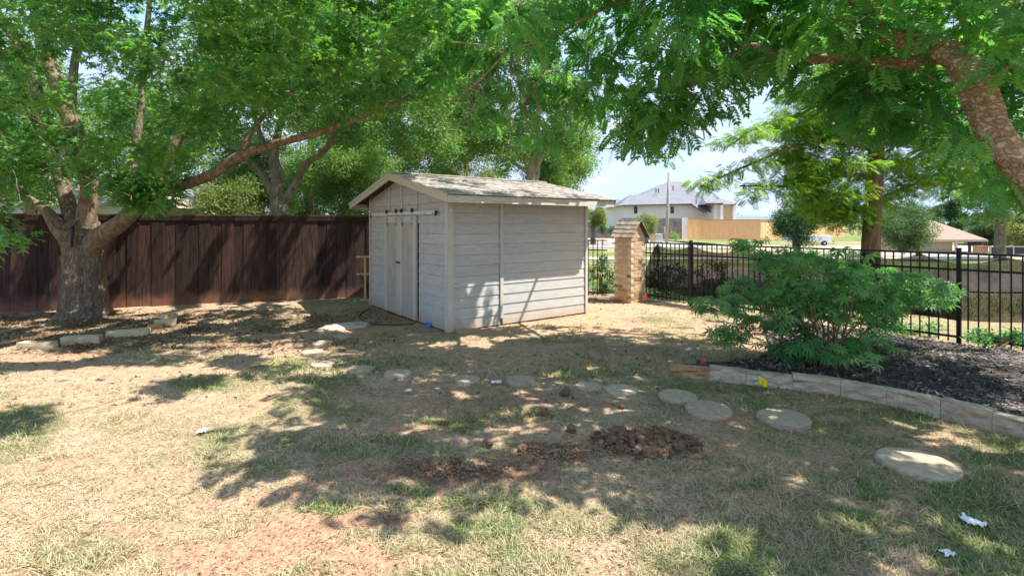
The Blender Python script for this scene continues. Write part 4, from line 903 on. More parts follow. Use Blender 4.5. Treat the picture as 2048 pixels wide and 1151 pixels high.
# sunlit area of the lawn: nothing may shade it (ground polygon)
LITPOLY = [G(590, 775), G(470, 865), G(455, 905), G(330, 955), G(370, 1015), G(600, 1000), G(650, 1075), G(800, 1085), G(900, 1060), G(1300, 1120), G(1500, 1300), G(900, 1500), G(-200, 1500), G(-900, 900), G(-100, 850), G(20, 900), G(90, 850), G(110, 800), G(230, 760), G(280, 790), G(330, 800), G(420, 770), G(440, 755)]
LITPOLY = np.array([[p.x, p.y] for p in LITPOLY])
def in_poly(x, y, Pg):
    c = False; n = len(Pg); j = n - 1
    for i in range(n):
        if (Pg[i][1] > y) != (Pg[j][1] > y) and x < (Pg[j][0] - Pg[i][0]) * (y - Pg[i][1]) / (Pg[j][1] - Pg[i][1]) + Pg[i][0]: c = not c
        j = i
    return c
SX, SY = SUN.x / SUN.z, SUN.y / SUN.z
def shades_lit(p, r):
    x = p.x - SX * p.z; y = p.y - SY * p.z
    for a in range(6):
        if in_poly(x + r * .85 * math.cos(a * 1.047), y + r * .85 * math.sin(a * 1.047), LITPOLY): return True
    if in_poly(x, y, LITPOLY): return True
    # the sunlit lower right part of the shed wall and most of its roof
    nn = Vector((math.sin(TH), -math.cos(TH), 0)); rd = Vector((math.cos(TH), math.sin(TH), 0)); s_ = SUN; dd = (p - Vector(SC)).dot(nn)
    if dd > 0:
        h = p - s_ * (dd / s_.dot(nn)); a = (h - Vector(SC)).dot(rd); z = h.z
        if -r < z < 1.0 and (1.9 < a < 3.2 or (.3 < a < 3 and mnoise.noise(Vector((a * 3, z, 4))) > -.1)): return True
        q = p - s_ * ((p.z - 2.3) / s_.z) - Vector(SC); a = q.dot(rd); b_ = -q.dot(nn)
        if p.z > 2.4 and .3 < a < 3.3 and -.5 < b_ < 1.8 and mnoise.noise(Vector((a * 1.7, b_ * 1.7, 2))) > -.28: return True
    return False
def clusters(n, fpx, fpy, fY, rr_, low=None, check=True, seed=1, gap=None):
    r_ = random.Random(seed); out = []; tries = 0
    while len(out) < n and tries < n * 30:
        tries += 1; px = r_.uniform(*fpx); py = r_.uniform(*fpy); Y = r_.uniform(*(fY(px) if callable(fY) else fY)); r = r_.uniform(*rr_)
        if low is not None and py + .8 * r * F / Y > lowest(px, low): continue
        p_ = P(px, py, Y)
        if check and shades_lit(p_, r): continue
        if gap is not None and gap(px, py, r_): continue
        out.append((p_, r))
    return out
def oakgap(px, py, r_):
    for (gx_, gy_, gr) in ((165, 90, 35), (200, 240, 28), (300, 30, 45), (410, 320, 32), (150, 330, 0), (480, 20, 40), (700, 180, 22), (450, 150, 0)):
        if (px - gx_) ** 2 + (py - gy_) ** 2 < gr * gr: return True
    if py > 60 and py < 260 and abs(px - (100 + (py - 100) * .38)) < 46 and r_.random() < .88: return True
    return False
oc = clusters(700, (-250, 1000), (-60, 470), lambda px: (7.0, 11.5), (.24, .46), OAKLOW, True, 4, oakgap)
oc += clusters(110, (60, 950), (-260, 110), lambda px: (5.4, 7.2), (.22, .4), None, True, 7)
oc += clusters(95, (-400, 900), (-520, -40), lambda px: (6.0, 11.5), (.4, .7), None, True, 5)
oc += clusters(34, (150, 350), (350, 430), lambda px: (7.8, 8.6), (.18, .3), [(100, 400), (200, 405), (350, 430)], False, 61)
oc += clusters(22, (560, 900), (150, 290), lambda px: (7.4, 8.4), (.2, .32), [(560, 300), (700, 265), (900, 225)], True, 62)
oc += clusters(36, (180, 350), (380, 452), lambda px: (7.6, 8.4), (.16, .26), OAKLOW, True, 6)
oc += clusters(10, (-40, 30), (440, 510), lambda px: (5.5, 6.2), (.12, .2), None, True, 8)
oc += clusters(26, (-60, 130), (300, 425), lambda px: (7.5, 9.0), (.2, .35), OAKLOW, True, 9)
def overhead(n, xr, yr, hr, rr_, low, seed, keep=None):
    r_ = random.Random(seed); out = []; k = 0
    while len(out) < n and k < n * 60:
        k += 1; lx, ly, h, r = r_.uniform(*xr), r_.uniform(*yr), r_.uniform(*hr), r_.uniform(*rr_)
        p_ = Vector((lx + SX * h, ly + SY * h, h)); px = p_.x / p_.y * F + CX; py = HY - (h - EYE) / p_.y * F
        if in_poly(lx, ly, LITPOLY) or shades_lit(p_, r * .6) or p_.y < 2.5: continue
        if py + .8 * r * F / p_.y > lowest(px, low): continue
        out.append((p_, r))
    return out
oc += overhead(90, (-9, -2.2), (5.6, 9.2), (3.2, 6), (.25, .42), OAKLOW, 71)
r_ = random.Random(19)
for (px, py, hw, hh, k) in ((30, 845, 95, 34, 16), (370, 775, 62, 18, 14), (300, 795, 50, 8, 6)):
    c_ = G(px, py); sx_ = hw / F * c_.y; sy_ = .5 * (G(px, py - hh).y - G(px, py + hh).y)
    for q in range(k):
        a, d, h = r_.uniform(0, 6.28), math.sqrt(r_.random()), r_.uniform(4.3, 4.9); oc.append((Vector((c_.x + sx_ * d * math.cos(a) + SX * h, c_.y + sy_ * d * math.sin(a) + SY * h, h)), r_.uniform(.16, .26)))
tw = MB(); grow(tw, [(a, b_) for a, b_ in skel[::2]], [c for c, r in oc], .006, .026); tw.v = [tuple(Vector(v) - oak_loc) for v in tw.v]; o = tw.build('twigs', M['oak_bark_warm'], oak, True); o['kind'] = 'stuff'
foliage(oak, oc, 'oak', M['oak_leaf'], 105, .128, .65, near=300, sunholes=True)
c1, c2 = P(112, 455, 8.92), P(147, 450, 8.82)
cp, cr = smooth_path([(P(105, 448, 9.0), .010), (P(118, 457, 8.80), .010), (P(135, 459, 8.76), .010), (P(150, 448, 8.80), .010), (P(158, 440, 8.85), .010)], 6)
cd = empty('tied_strap', (0, 0, 0), 0, 'black strap tied round the fork of the big oak', 'strap')
MB().tube(cp, cr, 8).build('loop', M['plastic_black'], cd, True); MB().tube([P(146, 452, 8.76), P(144, 470, 8.74), P(143, 495, 8.74)], [.022, .025, .018], 8).build('tail', M['plastic_black'], cd, True)

# ------------------------------------------------------------------ pistache tree on the right
pt_loc = Vector((4.75, 3.35, .1))
pis = empty('pistache_tree', pt_loc, 0, 'near leaning tree with flaking orange-brown bark and feather leaves at right', 'tree')
psk = []; LP = lambda pts, **k: Lb(pts, root=pis, sk=psk, mat='pistache_bark', **k)
LP([(pt_loc, .24), (Vector((4.62, 3.36, .7)), .17), (Vector((4.30, 3.42, 1.5)), .135), (P(2105, 420, 3.6), .105), (P(2040, 340, 3.65), .095), (P(1990, 265, 3.7), .10), (P(1962, 190, 3.75), .105), (P(1925, 130, 3.8), .10), (P(1860, 92, 4.0), .075), (P(1790, 75, 4.2), .07), (P(1745, 30, 4.3), .065), (P(1700, -60, 4.4), .08), (P(1640, -200, 4.6), .06)], seg=40, wob=.13, name='trunk')
LP([(P(1900, 112, 3.85), .06), (P(1850, 118, 4.1), .055), (P(1800, 128, 4.3), .052), (P(1740, 124, 4.5), .052), (P(1680, 120, 4.7), .046), (P(1620, 116, 4.9), .042), (P(1560, 112, 5.1), .036), (P(1500, 92, 5.4), .03), (P(1440, 130, 5.7), .025), (P(1370, 175, 6), .02), (P(1290, 185, 6.4), .015)])
LP([(P(1560, 112, 5.1), .028), (P(1520, 120, 5.3), .022), (P(1495, 150, 5.4), .016)], seg=8)
LP([(P(1740, 20, 4.4), .05), (P(1600, -60, 4.9), .04), (P(1420, -50, 5.4), .03), (P(1250, -5, 5.8), .024), (P(1120, 65, 6.2), .018), (P(1020, 105, 6.5), .015), (P(960, 160, 6.7), .012), (P(905, 205, 6.9), .009)], seg=10)
LP([(P(1010, 108, 6.5), .014), (P(960, 90, 6.6), .010), (P(900, 85, 6.7), .007)], seg=6)
LP([(P(1300, -30, 5.8), .035), (P(1250, 80, 6.6), .03), (P(1200, 150, 7.2), .024), (P(1140, 220, 7.8), .018)], seg=8)
LP([(P(1640, -200, 4.6), .06), (P(1500, -300, 5.5), .05), (P(1300, -280, 6.5), .04), (P(1100, -200, 7.5), .03)], seg=8)
LP([(P(1960, 190, 3.75), .06), (P(2050, 60, 4.2), .05), (P(2150, -100, 4.6), .04)], seg=10)
LP([(P(1700, -60, 4.4), .06), (P(1500, 10, 6.4), .04), (P(1350, 100, 8), .03), (P(1250, 200, 9), .02)], seg=8)
PLOW = [(780, 120), (830, 215), (900, 262), (1000, 285), (1060, 320), (1120, 318), (1200, 300), (1260, 322), (1330, 345), (1370, 300), (1410, 262), (1460, 215), (1520, 185), (1600, 195), (1700, 240), (1780, 300), (1850, 330), (1900, 350), (1950, 400), (2000, 440), (2150, 470)]
def py_y(px): return (max(3.4, 7.4 - (px - 850) / 290), 9.0 - (px - 850) / 330 * .9)
def pgap(px, py, r_):
    if 60 < py < 330 and abs(px - np.interp(py, [60, 130, 190, 260, 330], [1880, 1930, 1965, 1990, 2045])) < 60: return r_.random() < .8
    if 1440 < px < 1900 and abs(py - 118) < 30: return r_.random() < .6
    if (px - 1500) ** 2 + (py - 215) ** 2 < 30 ** 2: return True
    for (gx_, gy_, gr) in ((1330, 40, 26), (1560, 130, 22), (1120, 120, 20)):
        if (px - gx_) ** 2 + (py - gy_) ** 2 < gr * gr: return True
    return False
pc = clusters(330, (780, 1780), (-60, 350), py_y, (.2, .38), PLOW, True, 14, pgap)
pc += clusters(60, (1700, 2200), (-60, 440), lambda px: (4.2, 6.2), (.2, .36), PLOW, True, 15, pgap)
pc += clusters(26, (1900, 2200), (-40, 470), lambda px: (3.5, 4.1), (.16, .26), PLOW, True, 16, pgap)
pc += clusters(20, (1600, 1900), (150, 340), lambda px: (4.6, 5.4), (.18, .28), PLOW, True, 21, pgap)
# crown above the frame: it throws the broken shade over the lawn
r_ = random.Random(31); n = 0
while n < 190:
    x = r_.uniform(-.2, 7.5); y = r_.uniform(1.8, 9.5); h = r_.uniform(3.6, 6.2)
    if (x - 3.6) ** 2 / 18 + (y - 5.4) ** 2 / 17 > 1 or h < 1.9 + .47 * y: continue
    p_ = Vector((x, y, h)); r = r_.uniform(.25, .5)
    if shades_lit(p_, r): continue
    if mnoise.noise(Vector((x * .9, y * .9, 7))) > .22: continue
    pc.append((p_, r)); n += 1
pc += overhead(120, (-2.2, 3.0), (2.9, 6.6), (3.2, 5.6), (.25, .42), PLOW, 72)
dead = MB(); r_ = random.Random(66)
for (px, py, Y) in ((1095, 75, 6.2), (1060, 95, 6.3), (1020, 110, 6.5), (985, 140, 6.6), (1110, 110, 6.4), (1150, 60, 6.1), (1180, 90, 6.6), (1230, 30, 5.8), (960, 165, 6.7), (1350, 190, 6.1), (1300, 200, 6.3), (1420, 150, 5.8)):
    for q in range(1 + (px % 20 == 0)):
        a = P(px, py, Y); pts = [a]; d = Vector((r_.uniform(-.7, .2), r_.uniform(-.2, .2), r_.uniform(-1, -.2))).normalized()
        for k in range(9): d = (d + Vector((r_.gauss(0, .16), r_.gauss(0, .16), r_.gauss(-.05, .14)))).normalized(); pts.append(pts[-1] + d * r_.uniform(.08, .15))
        dead.tube([p_ - pt_loc for p_ in pts], [.007 - .0006 * k for k in range(10)], 5)
        for k in (3, 5, 7):
            e = pts[k]; dd = Vector((r_.uniform(-1, 1), r_.uniform(-.4, .4), r_.uniform(-1, .3))).normalized(); dead.tube([e - pt_loc, e + dd * .15 - pt_loc, e + dd * .3 + Vector((0, 0, -.04)) - pt_loc], [.005, .004, .0025], 4)
o = dead.build('bare_twigs', M['grey_bark'], pis, True); o['kind'] = 'stuff'
tw = MB(); grow(tw, [(a, b_) for a, b_ in psk[::2]], [c for c, r in pc], .005, .02); tw.v = [tuple(Vector(v) - pt_loc) for v in tw.v]; o = tw.build('twigs', M['pistache_bark'], pis, True); o['kind'] = 'stuff'
foliage(pis, pc, 'pinnate', M['pist_leaf'], 26, .20, .7, near=300, droop=.45, spread=.6, up=.45, sunholes=True)

# ------------------------------------------------------------------ cypress beyond the fence
cy_loc = Vector(P(1737, 590, 12.0)); cy_loc.z = 0
cyp = empty('cypress_tree', cy_loc, 0, 'straight brown-trunked tree with yellow-green feathery foliage behind the iron fence', 'tree')
csk = []; LC_ = lambda pts, **k: Lb(pts, root=cyp, sk=csk, mat='brown_bark', **k)
LC_([(cy_loc, .26), (P(1738, 560, 12), .21), (P(1743, 470, 12), .19), (P(1748, 380, 12), .175), (P(1752, 300, 12), .16), (P(1758, 200, 12), .14), (P(1764, 80, 12), .11), (P(1768, -60, 12), .08)], seg=20, wob=.04, name='trunk')
for pts in (((1750, 300, 12), (1680, 285, 11.6), (1600, 290, 11.3), (1520, 320, 11), (1440, 355, 10.8), (1400, 372, 10.7)), ((1752, 260, 12), (1680, 240, 11.5), (1580, 235, 11.2), (1500, 262, 11), (1470, 285, 11)), ((1748, 350, 12), (1690, 350, 11.6), (1620, 370, 11.4), (1540, 372, 11.2), (1480, 372, 11)),
            ((1746, 400, 12), (1800, 380, 12.2), (1870, 350, 12.4), (1930, 340, 12.5)), ((1752, 300, 12), (1820, 260, 12.2), (1900, 250, 12.4), (1980, 270, 12.5)), ((1745, 420, 12), (1690, 420, 12), (1640, 440, 12)), ((1758, 200, 12), (1700, 150, 12.4), (1620, 120, 12.8)), ((1758, 200, 12), (1830, 140, 12.4), (1920, 110, 12.8)), ((1750, 330, 12), (1800, 330, 13), (1850, 300, 14))):
    LC_([(P(*q), .04 * (1 - i / (len(pts))) + .008) for i, q in enumerate(pts)], seg=6)
r_ = random.Random(9); cc = []
for a, b_ in csk[60:]:
    if b_ < .045 and r_.random() < .8:
        for q in range(2): cc.append((a + Vector((r_.gauss(0, .12), r_.gauss(0, .22), r_.gauss(0, .07))), r_.uniform(.14, .30)))
CLOW = [(1560, 300), (1600, 450), (1680, 475), (1730, 470), (1780, 430), (1850, 420), (1950, 400), (2048, 420)]
cc += clusters(110, (1560, 1745), (180, 470), lambda px: (11.0, 13.5), (.25, .42), [(1540, 330), (1580, 400), (1610, 462), (1745, 475)], False, 43)
cc += clusters(170, (1570, 2000), (120, 450), lambda px: (11.2, 13.5), (.28, .5), CLOW, False, 41, lambda px, py, r_: abs(px - 1748) < 26 and py > 300 or (px > 1800 and py > 300 and r_.random() < .3))
cc += clusters(60, (1560, 2100), (-100, 150), lambda px: (11.5, 14), (.4, .7), None, False, 42)
tw = MB(); grow(tw, [(a, b_) for a, b_ in csk[::3]], [c for c, r in cc], .006, .02, 4); tw.v = [tuple(Vector(v) - cy_loc) for v in tw.v]; o = tw.build('twigs', M['brown_bark'], cyp, True); o['kind'] = 'stuff'
foliage(cyp, cc, 'feather', M['cypress_leaf'], 28, .22, .55, droop=.25, spread=.8, up=.5)

# ------------------------------------------------------------------ background trees
def bg_tree(name, label, base, limbs, cl, mat, bark, per=70, size=.26, group=None, tpl='clump', trunk_r=.1, flat_=.75):
    base = Vector(base); t = empty(name, base, 0, label, 'tree', group); sk = []
    for i, pts in enumerate(limbs):
        m_ = MB(); s_ = limb(m_, pts, 10 if i else 14, 5, .05, base); sk += s_; m_.build('trunk' if i == 0 else 'branch', M[bark], t, True)
    tw = MB(); grow(tw, [(a, b_) for a, b_ in sk[::2]], [c for c, r in cl], .012, .03, 4); tw.v = [tuple(Vector(v) - base) for v in tw.v]
    o = tw.build('twigs', M[bark], t, True); o['kind'] = 'stuff'
    foliage(t, cl, tpl, M[mat], per, size, flat_, up=.9, spread=1.5); return t
def gl(px, py, Y): v = P(px, py, Y); v.z = 0; return v
Y2 = 15.5
bg_tree('neighbour_oak', 'thick grey-barked tree forking just above the board fence', gl(560, 560, Y2),
        [[(gl(560, 0, Y2), .42), (P(560, 450, Y2), .30), (P(560, 425, Y2), .28), (P(556, 395, Y2), .24)],
         [(P(556, 405, Y2), .17), (P(530, 355, Y2), .12), (P(500, 325, Y2), .10), (P(470, 305, Y2), .07), (P(450, 298, Y2), .04)],
         [(P(556, 400, Y2), .22), (P(555, 350, Y2), .18), (P(548, 310, Y2), .14), (P(560, 250, Y2), .1), (P(590, 160, Y2), .08)],
         [(P(560, 410, Y2), .17), (P(590, 372, Y2), .13), (P(610, 330, Y2), .11), (P(650, 300, Y2), .09), (P(690, 230, Y2), .1), (P(720, 150, Y2), .07)],
         [(P(552, 320, Y2), .1), (P(520, 270, Y2), .08), (P(500, 180, Y2), .06)]],
        clusters(210, (400, 900), (0, 350), lambda px: (13.5, 18), (.4, .75), [(400, 345), (500, 300), (560, 290), (640, 290), (700, 330), (860, 330)], False, 51), 'far_leaf', 'grey_bark', 100, .19)
Y3 = 18
bg_tree('multistem_tree', 'many-stemmed pale tree rising behind the shed roof', gl(1060, 500, Y3),
        [[(gl(1055, 0, Y3), .25), (P(1060, 430, Y3), .2), (P(1062, 340, Y3), .16), (P(1050, 250, Y3), .12), (P(1040, 150, Y3), .09), (P(1030, 60, Y3), .06)],
         [(P(1062, 350, Y3), .1), (P(1040, 280, Y3), .09), (P(1005, 200, Y3), .07), (P(990, 110, Y3), .05)],
         [(P(1062, 360, Y3), .1), (P(1085, 310, Y3), .08), (P(1120, 260, Y3), .06), (P(1150, 200, Y3), .04)],
         [(P(1060, 370, Y3), .11), (P(1075, 345, Y3), .09), (P(1078, 200, Y3), .07), (P(1090, 100, Y3), .05)],
         [(P(1055, 345, Y3), .07), (P(1000, 310, Y3), .05), (P(940, 300, Y3), .04)], [(P(1055, 330, Y3), .07), (P(1010, 290, Y3), .05), (P(960, 270, Y3), .03)]],
        clusters(120, (880, 1180), (0, 375), lambda px: (16.5, 20), (.4, .8), [(900, 380), (1000, 372), (1100, 365), (1150, 345), (1185, 250)], False, 52, lambda px, py, r_: r_.random() < .35), 'far_leaf', 'pale_bark', 95, .20)
# bushy trees filling the gap behind the shed
def bushy(name, label, px, Y, top, half, mat, n=55, group=None, low=440, bark='grey_bark', size=.2, per=105, seed=0, rr=(.5, 1.0)):
    base = gl(px, 0, Y); r_ = random.Random(seed + int(px)); cl = []
    while len(cl) < n:
        u = r_.uniform(-1, 1); v = r_.uniform(0, 1); w = r_.uniform(-1, 1)
        if u * u + w * w + (2 * v - .9) ** 2 > 1.05: continue
        py = low + (top - low) * v; cl.append((P(px + u * half, py, Y + w * half / F * Y), r_.uniform(*rr) * min(1, Y / 18)))
    mid = (low + top) / 2; tY = min(Y, 17)
    return bg_tree(name, label, base, [[(base, .014 * tY), (P(px, 449, Y), .011 * tY), (P(px + 4, (low + mid) / 2, Y), .009 * tY), (P(px - 3, mid, Y), .006 * tY), (P(px, (mid + top) / 2, Y), .003 * tY)]], cl, mat, bark, per, size, group)
bushy('leafy_tree', 'yellow-green small tree seen under the long oak branch', 462, 22, 325, 75, 'pale_leaf', 34, 'trees beyond the board fence', seed=1)
bushy('leafy_tree', 'bluish leafy tree between the forked tree and the shed roof', 690, 21, 215, 90, 'far_leaf', 70, 'trees beyond the board fence', seed=2)
bushy('leafy_tree', 'light green tree directly behind the shed roof peak', 800, 24, 110, 110, 'far_leaf', 85, 'trees beyond the board fence', seed=3)
bushy('leafy_tree', 'light green tree behind the middle of the shed roof', 930, 26, 110, 115, 'pale_leaf', 80, 'trees beyond the board fence', seed=4)
bushy('leafy_tree', 'sunlit green tree just right of the many-stemmed tree', 1115, 23, 250, 55, 'far_leaf', 40, 'trees beyond the board fence', low=395, seed=5)
bushy('leafy_tree', 'light green tree straight behind the forked tree', 520, 24, 250, 90, 'far_leaf', 60, 'trees beyond the board fence', low=415, seed=30)
bushy('leafy_tree', 'pale tree low behind the forked tree trunk', 610, 27, 300, 60, 'blue_leaf', 36, 'trees beyond the board fence', seed=6)
bushy('leafy_tree', 'green tree at far left behind the oak crown', 60, 17, 90, 120, 'far_leaf', 60, 'trees beyond the board fence', low=400, seed=7)
bushy('leafy_tree', 'green tree behind the oak limbs, left of the forked tree', 300, 20, 110, 110, 'far_leaf', 55, 'trees beyond the board fence', low=370, seed=8)
bushy('leafy_tree', 'tall green tree behind the top middle of the oak', 620, 24, 20, 130, 'far_leaf', 60, 'trees beyond the board fence', low=250, seed=9)
bushy('young_tree', 'small yellow-leaved tree right of the shed before the distant homes', 1186, 42, 412, 22, 'pale_leaf', 24, None, low=452, size=.2, seed=10, rr=(.3, .55))
bushy('young_tree', 'small round yellow-green tree before the dark stone wall', 1292, 46, 430, 20, 'pale_leaf', 26, None, low=466, size=.2, seed=11, rr=(.3, .6))
bushy('evergreen_tree', 'dark blue-green tree standing beyond the tan fence', 1592, 34, 385, 36, 'dark_leaf', 55, None, low=480, size=.2, seed=12)
bushy('young_tree', 'pale bluish young tree left of the brown-roofed pavilion', 1806, 30, 405, 48, 'blue_leaf', 48, None, low=492, size=.18, seed=13)
bushy('park_tree', 'wide grey-green tree right of the brown-roofed pavilion', 1985, 62, 425, 50, 'blue_leaf', 60, 'trees behind the pavilion', low=488, size=.45, seed=14)
bushy('park_tree', 'yellowish tree at the far right edge', 2060, 55, 400, 45, 'pale_leaf', 40, 'trees behind the pavilion', low=495, size=.4, seed=15)
bushy('park_tree', 'dark tree rising straight behind the pavilion roof', 1905, 75, 395, 60, 'dark_leaf', 50, 'trees behind the pavilion', low=480, size=.5, seed=16)
bushy('park_tree', 'distant green tree right of the cypress trunk', 1790, 80, 400, 50, 'blue_leaf', 40, 'trees behind the pavilion', low=480, size=.5, seed=17)
bushy('park_tree', 'leafy green tree high at the right beyond the near trunk', 2000, 24, 250, 90, 'far_leaf', 60, 'trees behind the pavilion', low=430, size=.2, seed=18)
# far wood on the horizon
wood = MB(); r_ = random.Random(77)
wp = []; 
for i in range(900):
    x = r_.uniform(-260, 330); y = r_.uniform(210, 250); wp.append((x, y, r_.uniform(.5, 4.5)))
wp = np.array(wp); K = len(wp)
o = batch('far_wood', TPL['clump'][0], TPL['clump'][1], wp, rots(rng.uniform(0, 6.28, K), rng.normal(0, .5, K), rng.normal(0, .5, K)), rng.uniform(2.5, 5, K), rng.uniform(0, 1, K), M['blue_leaf']); o['kind'] = 'stuff'

# ------------------------------------------------------------------ chaste tree shrub and other shrubs
def shrub(name, label, base, cl, tpl, mat, bark, per, size, near=0, stems=7, group=None, cat='shrub', flat_=.6):
    base = Vector(base); t = empty(name, base, 0, label, cat, group); r_ = random.Random(len(cl)); sk = []
    cen = sum((c for c, r in cl), Vector()) / len(cl)
    for i in range(stems):
        tg = cl[r_.randrange(len(cl))][0]; m_ = MB(); md = base.lerp(tg, .5) + Vector((r_.gauss(0, .05), r_.gauss(0, .05), .08))
        s_ = limb(m_, [(base + Vector((r_.gauss(0, .05), r_.gauss(0, .05), -.02)), .014), (md, .010), (base.lerp(tg, .9), .006)], 6, 5, 0, base); sk += s_; m_.build('stem', M[bark], t, True)
    tw = MB(); grow(tw, sk, [c for c, r in cl], .003, .008, 4); tw.v = [tuple(Vector(v) - base) for v in tw.v]; o = tw.build('twigs', M[bark], t); o['kind'] = 'stuff'
    foliage(t, cl, tpl, M[mat], per, size, flat_, near=near, up=.5, spread=.8, droop=.35); return t
vb = G(1655, 738, .1)
r_ = random.Random(5); vc = []
for (px, py, Y, hw, hh, n) in ((1640, 640, 5.9, 150, 85, 95), (1560, 600, 6.0, 90, 60, 40), (1460, 590, 6.1, 60, 30, 20), (1420, 610, 6.1, 30, 18, 7), (1790, 575, 6.2, 60, 40, 22), (1860, 590, 6.2, 55, 25, 20), (1700, 700, 5.6, 95, 32, 34), (1610, 705, 5.5, 55, 28, 18), (1560, 520, 6.2, 55, 22, 10), (1500, 490, 6.3, 40, 14, 7),
                             (1640, 510, 6.2, 60, 30, 16), (1480, 665, 5.9, 45, 14, 10), (1700, 590, 6.0, 90, 50, 36), (1590, 560, 6.1, 60, 40, 16), (1600, 535, 6.1, 60, 28, 12), (1680, 530, 6.1, 60, 30, 14), (1760, 620, 6.0, 60, 30, 12)):
    for i in range(n):
        a = r_.uniform(0, 6.28); d = math.sqrt(r_.random()); vc.append((P(px + hw * d * math.cos(a), py + hh * d * math.sin(a), Y + r_.gauss(0, .28)), r_.uniform(.08, .16)))
shrub('chaste_shrub', 'large bushy green shrub with palm-shaped leaves at the edge of the mulch bed', vb, vc, 'palm', 'vitex_leaf', 'brown_bark', 7, .108, 300, 18)
def bcl(px, py, Y, hw, hh, n, rr_=(.1, .18), seed=1, dy=.25):
    r_ = random.Random(seed); return [(P(px + hw * (d := math.sqrt(r_.random())) * math.cos(a := r_.uniform(0, 6.28)), py + hh * d * math.sin(a), Y + r_.gauss(0, dy)), r_.uniform(*rr_)) for i in range(n)]
shrub('garden_bush', 'leafy bush behind the short iron fence left of the brick pillar', gl(1203, 0, 12.2), bcl(1203, 555, 12.2, 28, 38, 34, seed=2), 'simple', 'dark_leaf', 'brown_bark', 16, .09, group='bushes beyond the iron fence')
shrub('garden_bush', 'dark bush seen through the net next to the brick pillar', gl(1335, 0, 11.9), bcl(1335, 560, 11.9, 38, 36, 40, seed=3), 'simple', 'dark_leaf', 'brown_bark', 16, .10, group='bushes beyond the iron fence')
shrub('garden_bush', 'dark bush seen through the net just left of the green shrub', gl(1425, 0, 11.6), bcl(1425, 565, 11.6, 34, 36, 38, seed=4), 'simple', 'dark_leaf', 'brown_bark', 16, .10, group='bushes beyond the iron fence')
shrub('garden_bush', 'dark bush mostly hidden behind the top of the green shrub', gl(1545, 0, 11.2), bcl(1545, 545, 11.2, 40, 34, 34, seed=5), 'simple', 'dark_leaf', 'brown_bark', 16, .10, group='bushes beyond the iron fence')
shrub('weed_clump', 'leafy vine growing under the net right of the green shrub', gl(1830, 0, 7.6), bcl(1830, 668, 7.6, 70, 20, 34, (.07, .13), 6), 'simple', 'vitex_leaf', 'brown_bark', 14, .07, stems=2, group='weeds at the foot of the iron fence')
shrub('weed_clump', 'green weeds on the mulch at the right edge by the fence', G(1985, 700, .1), bcl(1985, 678, 6.6, 60, 15, 30, (.06, .11), 7, .12), 'simple', 'vitex_leaf', 'brown_bark', 14, .075, stems=2, group='weeds at the foot of the iron fence')
for px, Y, lab in ((1206, 41, 'small dark bush before the low stone wall, left of pair'), (1226, 41, 'small dark bush beside the pillar cap, right of pair')):
    shrub('far_bush', lab, gl(px, 0, Y), bcl(px, 462, Y, 6, 8, 14, (.2, .35), 8 + px), 'simple', 'dark_leaf', 'brown_bark', 12, .22, stems=3)
shrub('far_bush', 'bright green round bush left of the tan fence', gl(1350, 0, 50), bcl(1350, 472, 50, 8, 7, 14, (.25, .4), 8), 'simple', 'far_leaf', 'brown_bark', 12, .25, stems=3)

# ------------------------------------------------------------------ far buildings
M['stucco'] = std_mat('white_stucco', (.60, .59, .585), (.66, .65, .64), 1, None, .8, .1, .005)
M['slate'] = std_mat('grey_roofing', (.15, .155, .175), (.20, .205, .225), 1.2, (1, 1, 6), .8, .2, .01)
M['dtrim'] = flat('dark_gutter', (.08, .07, .07)); M['wtrim'] = flat('white_column', (.8, .79, .76)); M['porch'] = flat('ochre_porch', (.55, .42, .25))
def gable(mb, x0, x1, y0, y1, z0, zr, hip=0.0, ov=.4):
    x0 -= ov; x1 += ov; y0 -= ov; y1 += ov; ym = (y0 + y1) / 2; h = hip * (x1 - x0)
    mb.add([(x0, y0, z0), (x1, y0, z0), (x1, y1, z0), (x0, y1, z0), (x0 + h, ym, zr), (x1 - h, ym, zr)], [(0, 1, 5, 4), (1, 2, 5), (2, 3, 4, 5), (3, 0, 4), (0, 3, 2, 1)])
def pxX(px, Y): return (px - CX) / F * Y
def pyZ(py, Y): return EYE - (py - HY) / F * Y
YH = 64.0; hb = empty('white_house', (pxX(1340, YH), YH, 0), 0, 'large white two-storey house with grey hip roof behind the stone wall', 'house')
def hp_(v): return Vector(v) - Vector(hb.location)
def hbx(name, mat, px0, px1, py0, py1, Y0, Y1, par=None):
    return MB().box(pxX(px0, Y0) - hb.location.x, pxX(px1, Y0) - hb.location.x, Y0 - YH, Y1 - YH, pyZ(py1, Y0), pyZ(py0, Y0)).build(name, M[mat], par or hb)
wl_ = hbx('wall', 'stucco', 1248, 1436, 410, 478, YH, YH + 12)
hbx('wall', 'stucco', 1428, 1472, 408, 478, YH - 3, YH + 8)
rf = MB(); z0 = pyZ(410, YH); 
def HV(px, py, dY): v = P(px, py, YH + dY); return v - Vector(hb.location)
e0, e1, e2, e3 = HV(1242, 411, -.6), HV(1410, 408, -.6), HV(1437, 424, -.6), HV(1420, 424, -.6)
r0, r1 = HV(1338, 363, 6), HV(1362, 363, 6); bk0 = Vector((e0.x, 13, e0.z)); bk1 = Vector((HV(1440, 410, 0).x, 13, e0.z))
qA, qB, qC, qD = HV(1384, 408, -.7), HV(1407, 424, -2.4), HV(1434, 424, -2.4), HV(1412, 395, .5)
rf.add([e0, qA, r1, r0, bk0, bk1, qB, qC, qD], [(0, 1, 2, 3), (0, 3, 4), (3, 2, 5, 4), (8, 5, 2), (1, 6, 7, 8), (1, 8, 2)]); rf.build('roof', M['slate'], hb)
